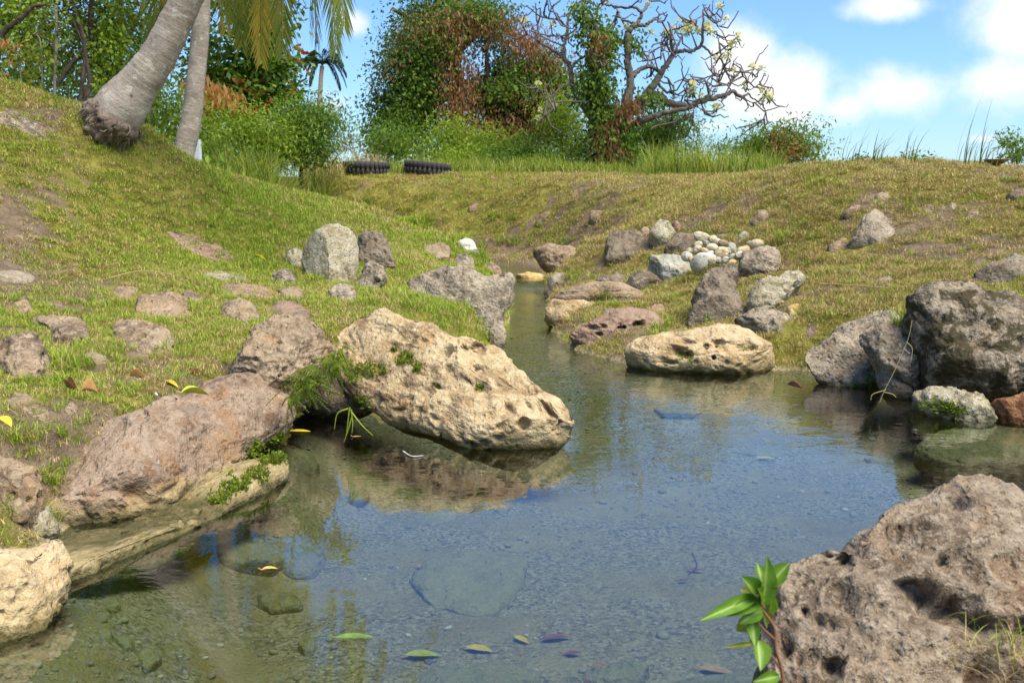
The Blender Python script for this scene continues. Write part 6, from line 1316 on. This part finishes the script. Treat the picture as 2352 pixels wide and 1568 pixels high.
# ------------------------------------------------------------------ sprig beside the near boulder
YS = 1.82
sg = empty('leafy_sprig', at(1790, 1600, YS), 'glossy green leafy sprig growing beside the large pitted boulder', 'plant'); sb_ = np.array(sg.location)
def glossy(name, a, b):
    m, t, out = mat_new(name); tc = nd(t, 'ShaderNodeTexCoord'); n1 = noise(t, tc.outputs['Object'], 30, 4, .6); c = ramp(t, n1, [(.35, a), (.7, b)]); at_ = nd(t, 'ShaderNodeAttribute', attribute_name='tint'); c = mixc(t, sstep(t, at_.outputs['Fac'], .72, .98, 0, .7), c, (.40, .46, .14))
    c = mixc(t, sstep(t, noise(t, tc.outputs['Object'], 75, 3, .6), .62, .72, 0, .6), c, (.26, .17, .05))
    p = nd(t, 'ShaderNodeBsdfPrincipled'); t.links.new(c, p.inputs['Base Color']); p.inputs['Roughness'].default_value = .5; p.inputs['Specular IOR Level'].default_value = .4
    tr = nd(t, 'ShaderNodeBsdfTranslucent'); t.links.new(mixc(t, 1.0, c, (1.3,1.3,.4), 'MULTIPLY'), tr.inputs[0]); ms = nd(t, 'ShaderNodeMixShader'); ms.inputs[0].default_value = .28
    t.links.new(p.outputs[0], ms.inputs[1]); t.links.new(tr.outputs[0], ms.inputs[2]); t.links.new(ms.outputs[0], out.inputs[0]); return m
gm1 = glossy('glossy leaf', (.085,.19,.015), (.17,.30,.035)); gm2 = glossy('yellowing glossy leaf', (.20,.27,.02), (.36,.34,.04)); stm = plain('reddish stem', (.22,.10,.05), .7)
mb = MB()
for pts, r in [([(1800,1610),(1796,1540),(1782,1490),(1778,1440),(1752,1400),(1738,1370)], .0038), ([(1790,1530),(1765,1495),(1748,1470)], .003), ([(1783,1470),(1750,1440),(1735,1415)], .003), ([(1755,1395),(1745,1365),(1760,1330)], .003), ([(1795,1560),(1770,1548)], .003)]:
    S = spline([tuple(at(u, v, YS)) for u, v in pts], 6) - sb_; tube_add(mb, S, np.linspace(r, r*.6, len(S)), 6)
link('stem', mb.mesh('stem'), stm, sg)
for (u0, v0), (u1, v1), w, dy, mt, nz in [((1738,1368),(1626,1414),34,-.10,gm1,.6),((1740,1366),(1712,1324),40,-.03,gm1,1.0),((1752,1392),(1772,1284),42,-.02,gm1,.9),((1752,1345),(1742,1290),36,.03,gm1,.6),((1765,1345),(1812,1290),44,.0,gm1,-.6),((1742,1378),(1678,1408),36,-.06,gm1,.8),
                                          ((1745,1385),(1705,1395),36,-.02,gm1,1.2),((1748,1398),(1702,1430),36,-.03,gm1,.3),((1752,1408),(1686,1450),38,.02,gm2,.3),((1738,1372),(1700,1345),34,.04,gm2,.3),((1745,1372),(1755,1350),26,-.06,gm1,.5),((1750,1405),(1772,1440),34,.03,gm2,-.4),
                                          ((1728,1420),(1735,1480),30,-.05,gm1,-.8),((1735,1478),(1668,1484),12,-.02,gm2,.2),((1740,1470),(1752,1535),46,-.05,gm1,.9),((1788,1552),(1738,1562),30,-.04,gm1,.5),((1775,1360),(1768,1420),30,.04,gm1,-.6)]:
    a = at(u0, v0, YS); b = at(u1, v1, YS + dy); d = b - a; L = np.linalg.norm(d); x = d/L
    zq = np.array([.25*nz, -.75, .55]); zq = zq - x*np.dot(zq, x); zq /= np.linalg.norm(zq); yq = np.cross(zq, x)
    V, F = oval_leaf(L, w*YS/FPX*1.15, .35, 11, .16, .85); V = V @ np.array([x, yq, zq]) + (a - sb_)
    link('leaf', mesh_np('leaf', V, F, True, {'tint': np.tile([0, .2, 1, .2, 0], len(V)//5)}), mt, sg)
# dry grass rooted in the ledge of the near boulder
def blades_on(rk, regs, mat, part, h0, h1_, w, lean, seed):
    me = rk.data; n = len(me.vertices); co = np.empty(n*3); me.vertices.foreach_get('co', co); no = np.empty(n*3); me.vertices.foreach_get('normal', no)
    Wv = co.reshape(-1, 3) + np.array(rk.location); no = no.reshape(-1, 3); px_ = project(Wv)
    face = (no*unit(np.array([0, 0, CAM_H]) - Wv)).sum(1) > .1; rs = np.random.RandomState(seed); C = []
    for u, v_, ru, rv, cnt in regs:
        k = np.where(face & (((px_[:, 0]-u)/ru)**2 + ((px_[:, 1]-v_)/rv)**2 < 1))[0]
        if len(k): C.append(Wv[rs.choice(k, cnt)])
    if not C: return
    C = np.concatenate(C); n = len(C)
    V, F = blades(C, rs.uniform(h0, h1_, n), rs.uniform(0, 6.28, n), rs.uniform(.3, lean, n), w*rs.uniform(.6, 1.2, n), 4, 1.0)
    tag(link(part, mesh_np(part, V - np.array(rk.location), F, False, {'tint': np.repeat(rs.uniform(0, 1, n), 10)}), LM[mat], rk), kind='stuff')
blades_on(BR, [(2300,1540,70,40,50),(2230,1510,60,40,22)], 'grassd', 'dry_grass', .03, .09, .0022, 2.2, 4)
blades_on(BR, [(2320,1500,50,40,22),(2230,1460,40,30,8)], 'grassg', 'green_grass', .04, .10, .0026, 1.6, 5)
for ob in list(bpy.data.objects):
    lb = ob.get('label', '')
    if lb.startswith('weathered grey boulder with a grass tuft'): blades_on(ob, [(2070,740,30,16,90)], 'grassg', 'grass_tuft', .06, .16, .005, 1.8, 6)
    if lb.startswith('two humped brown boulder'): blades_on(ob, [(1790,550,30,22,120)], 'grassd', 'grass_tuft', .08, .2, .008, 1.4, 7)
    if lb.startswith('long flat ledge'): blades_on(ob, [(1420,690,50,14,120)], 'grassg', 'grass_tuft', .05, .14, .006, 1.8, 8)
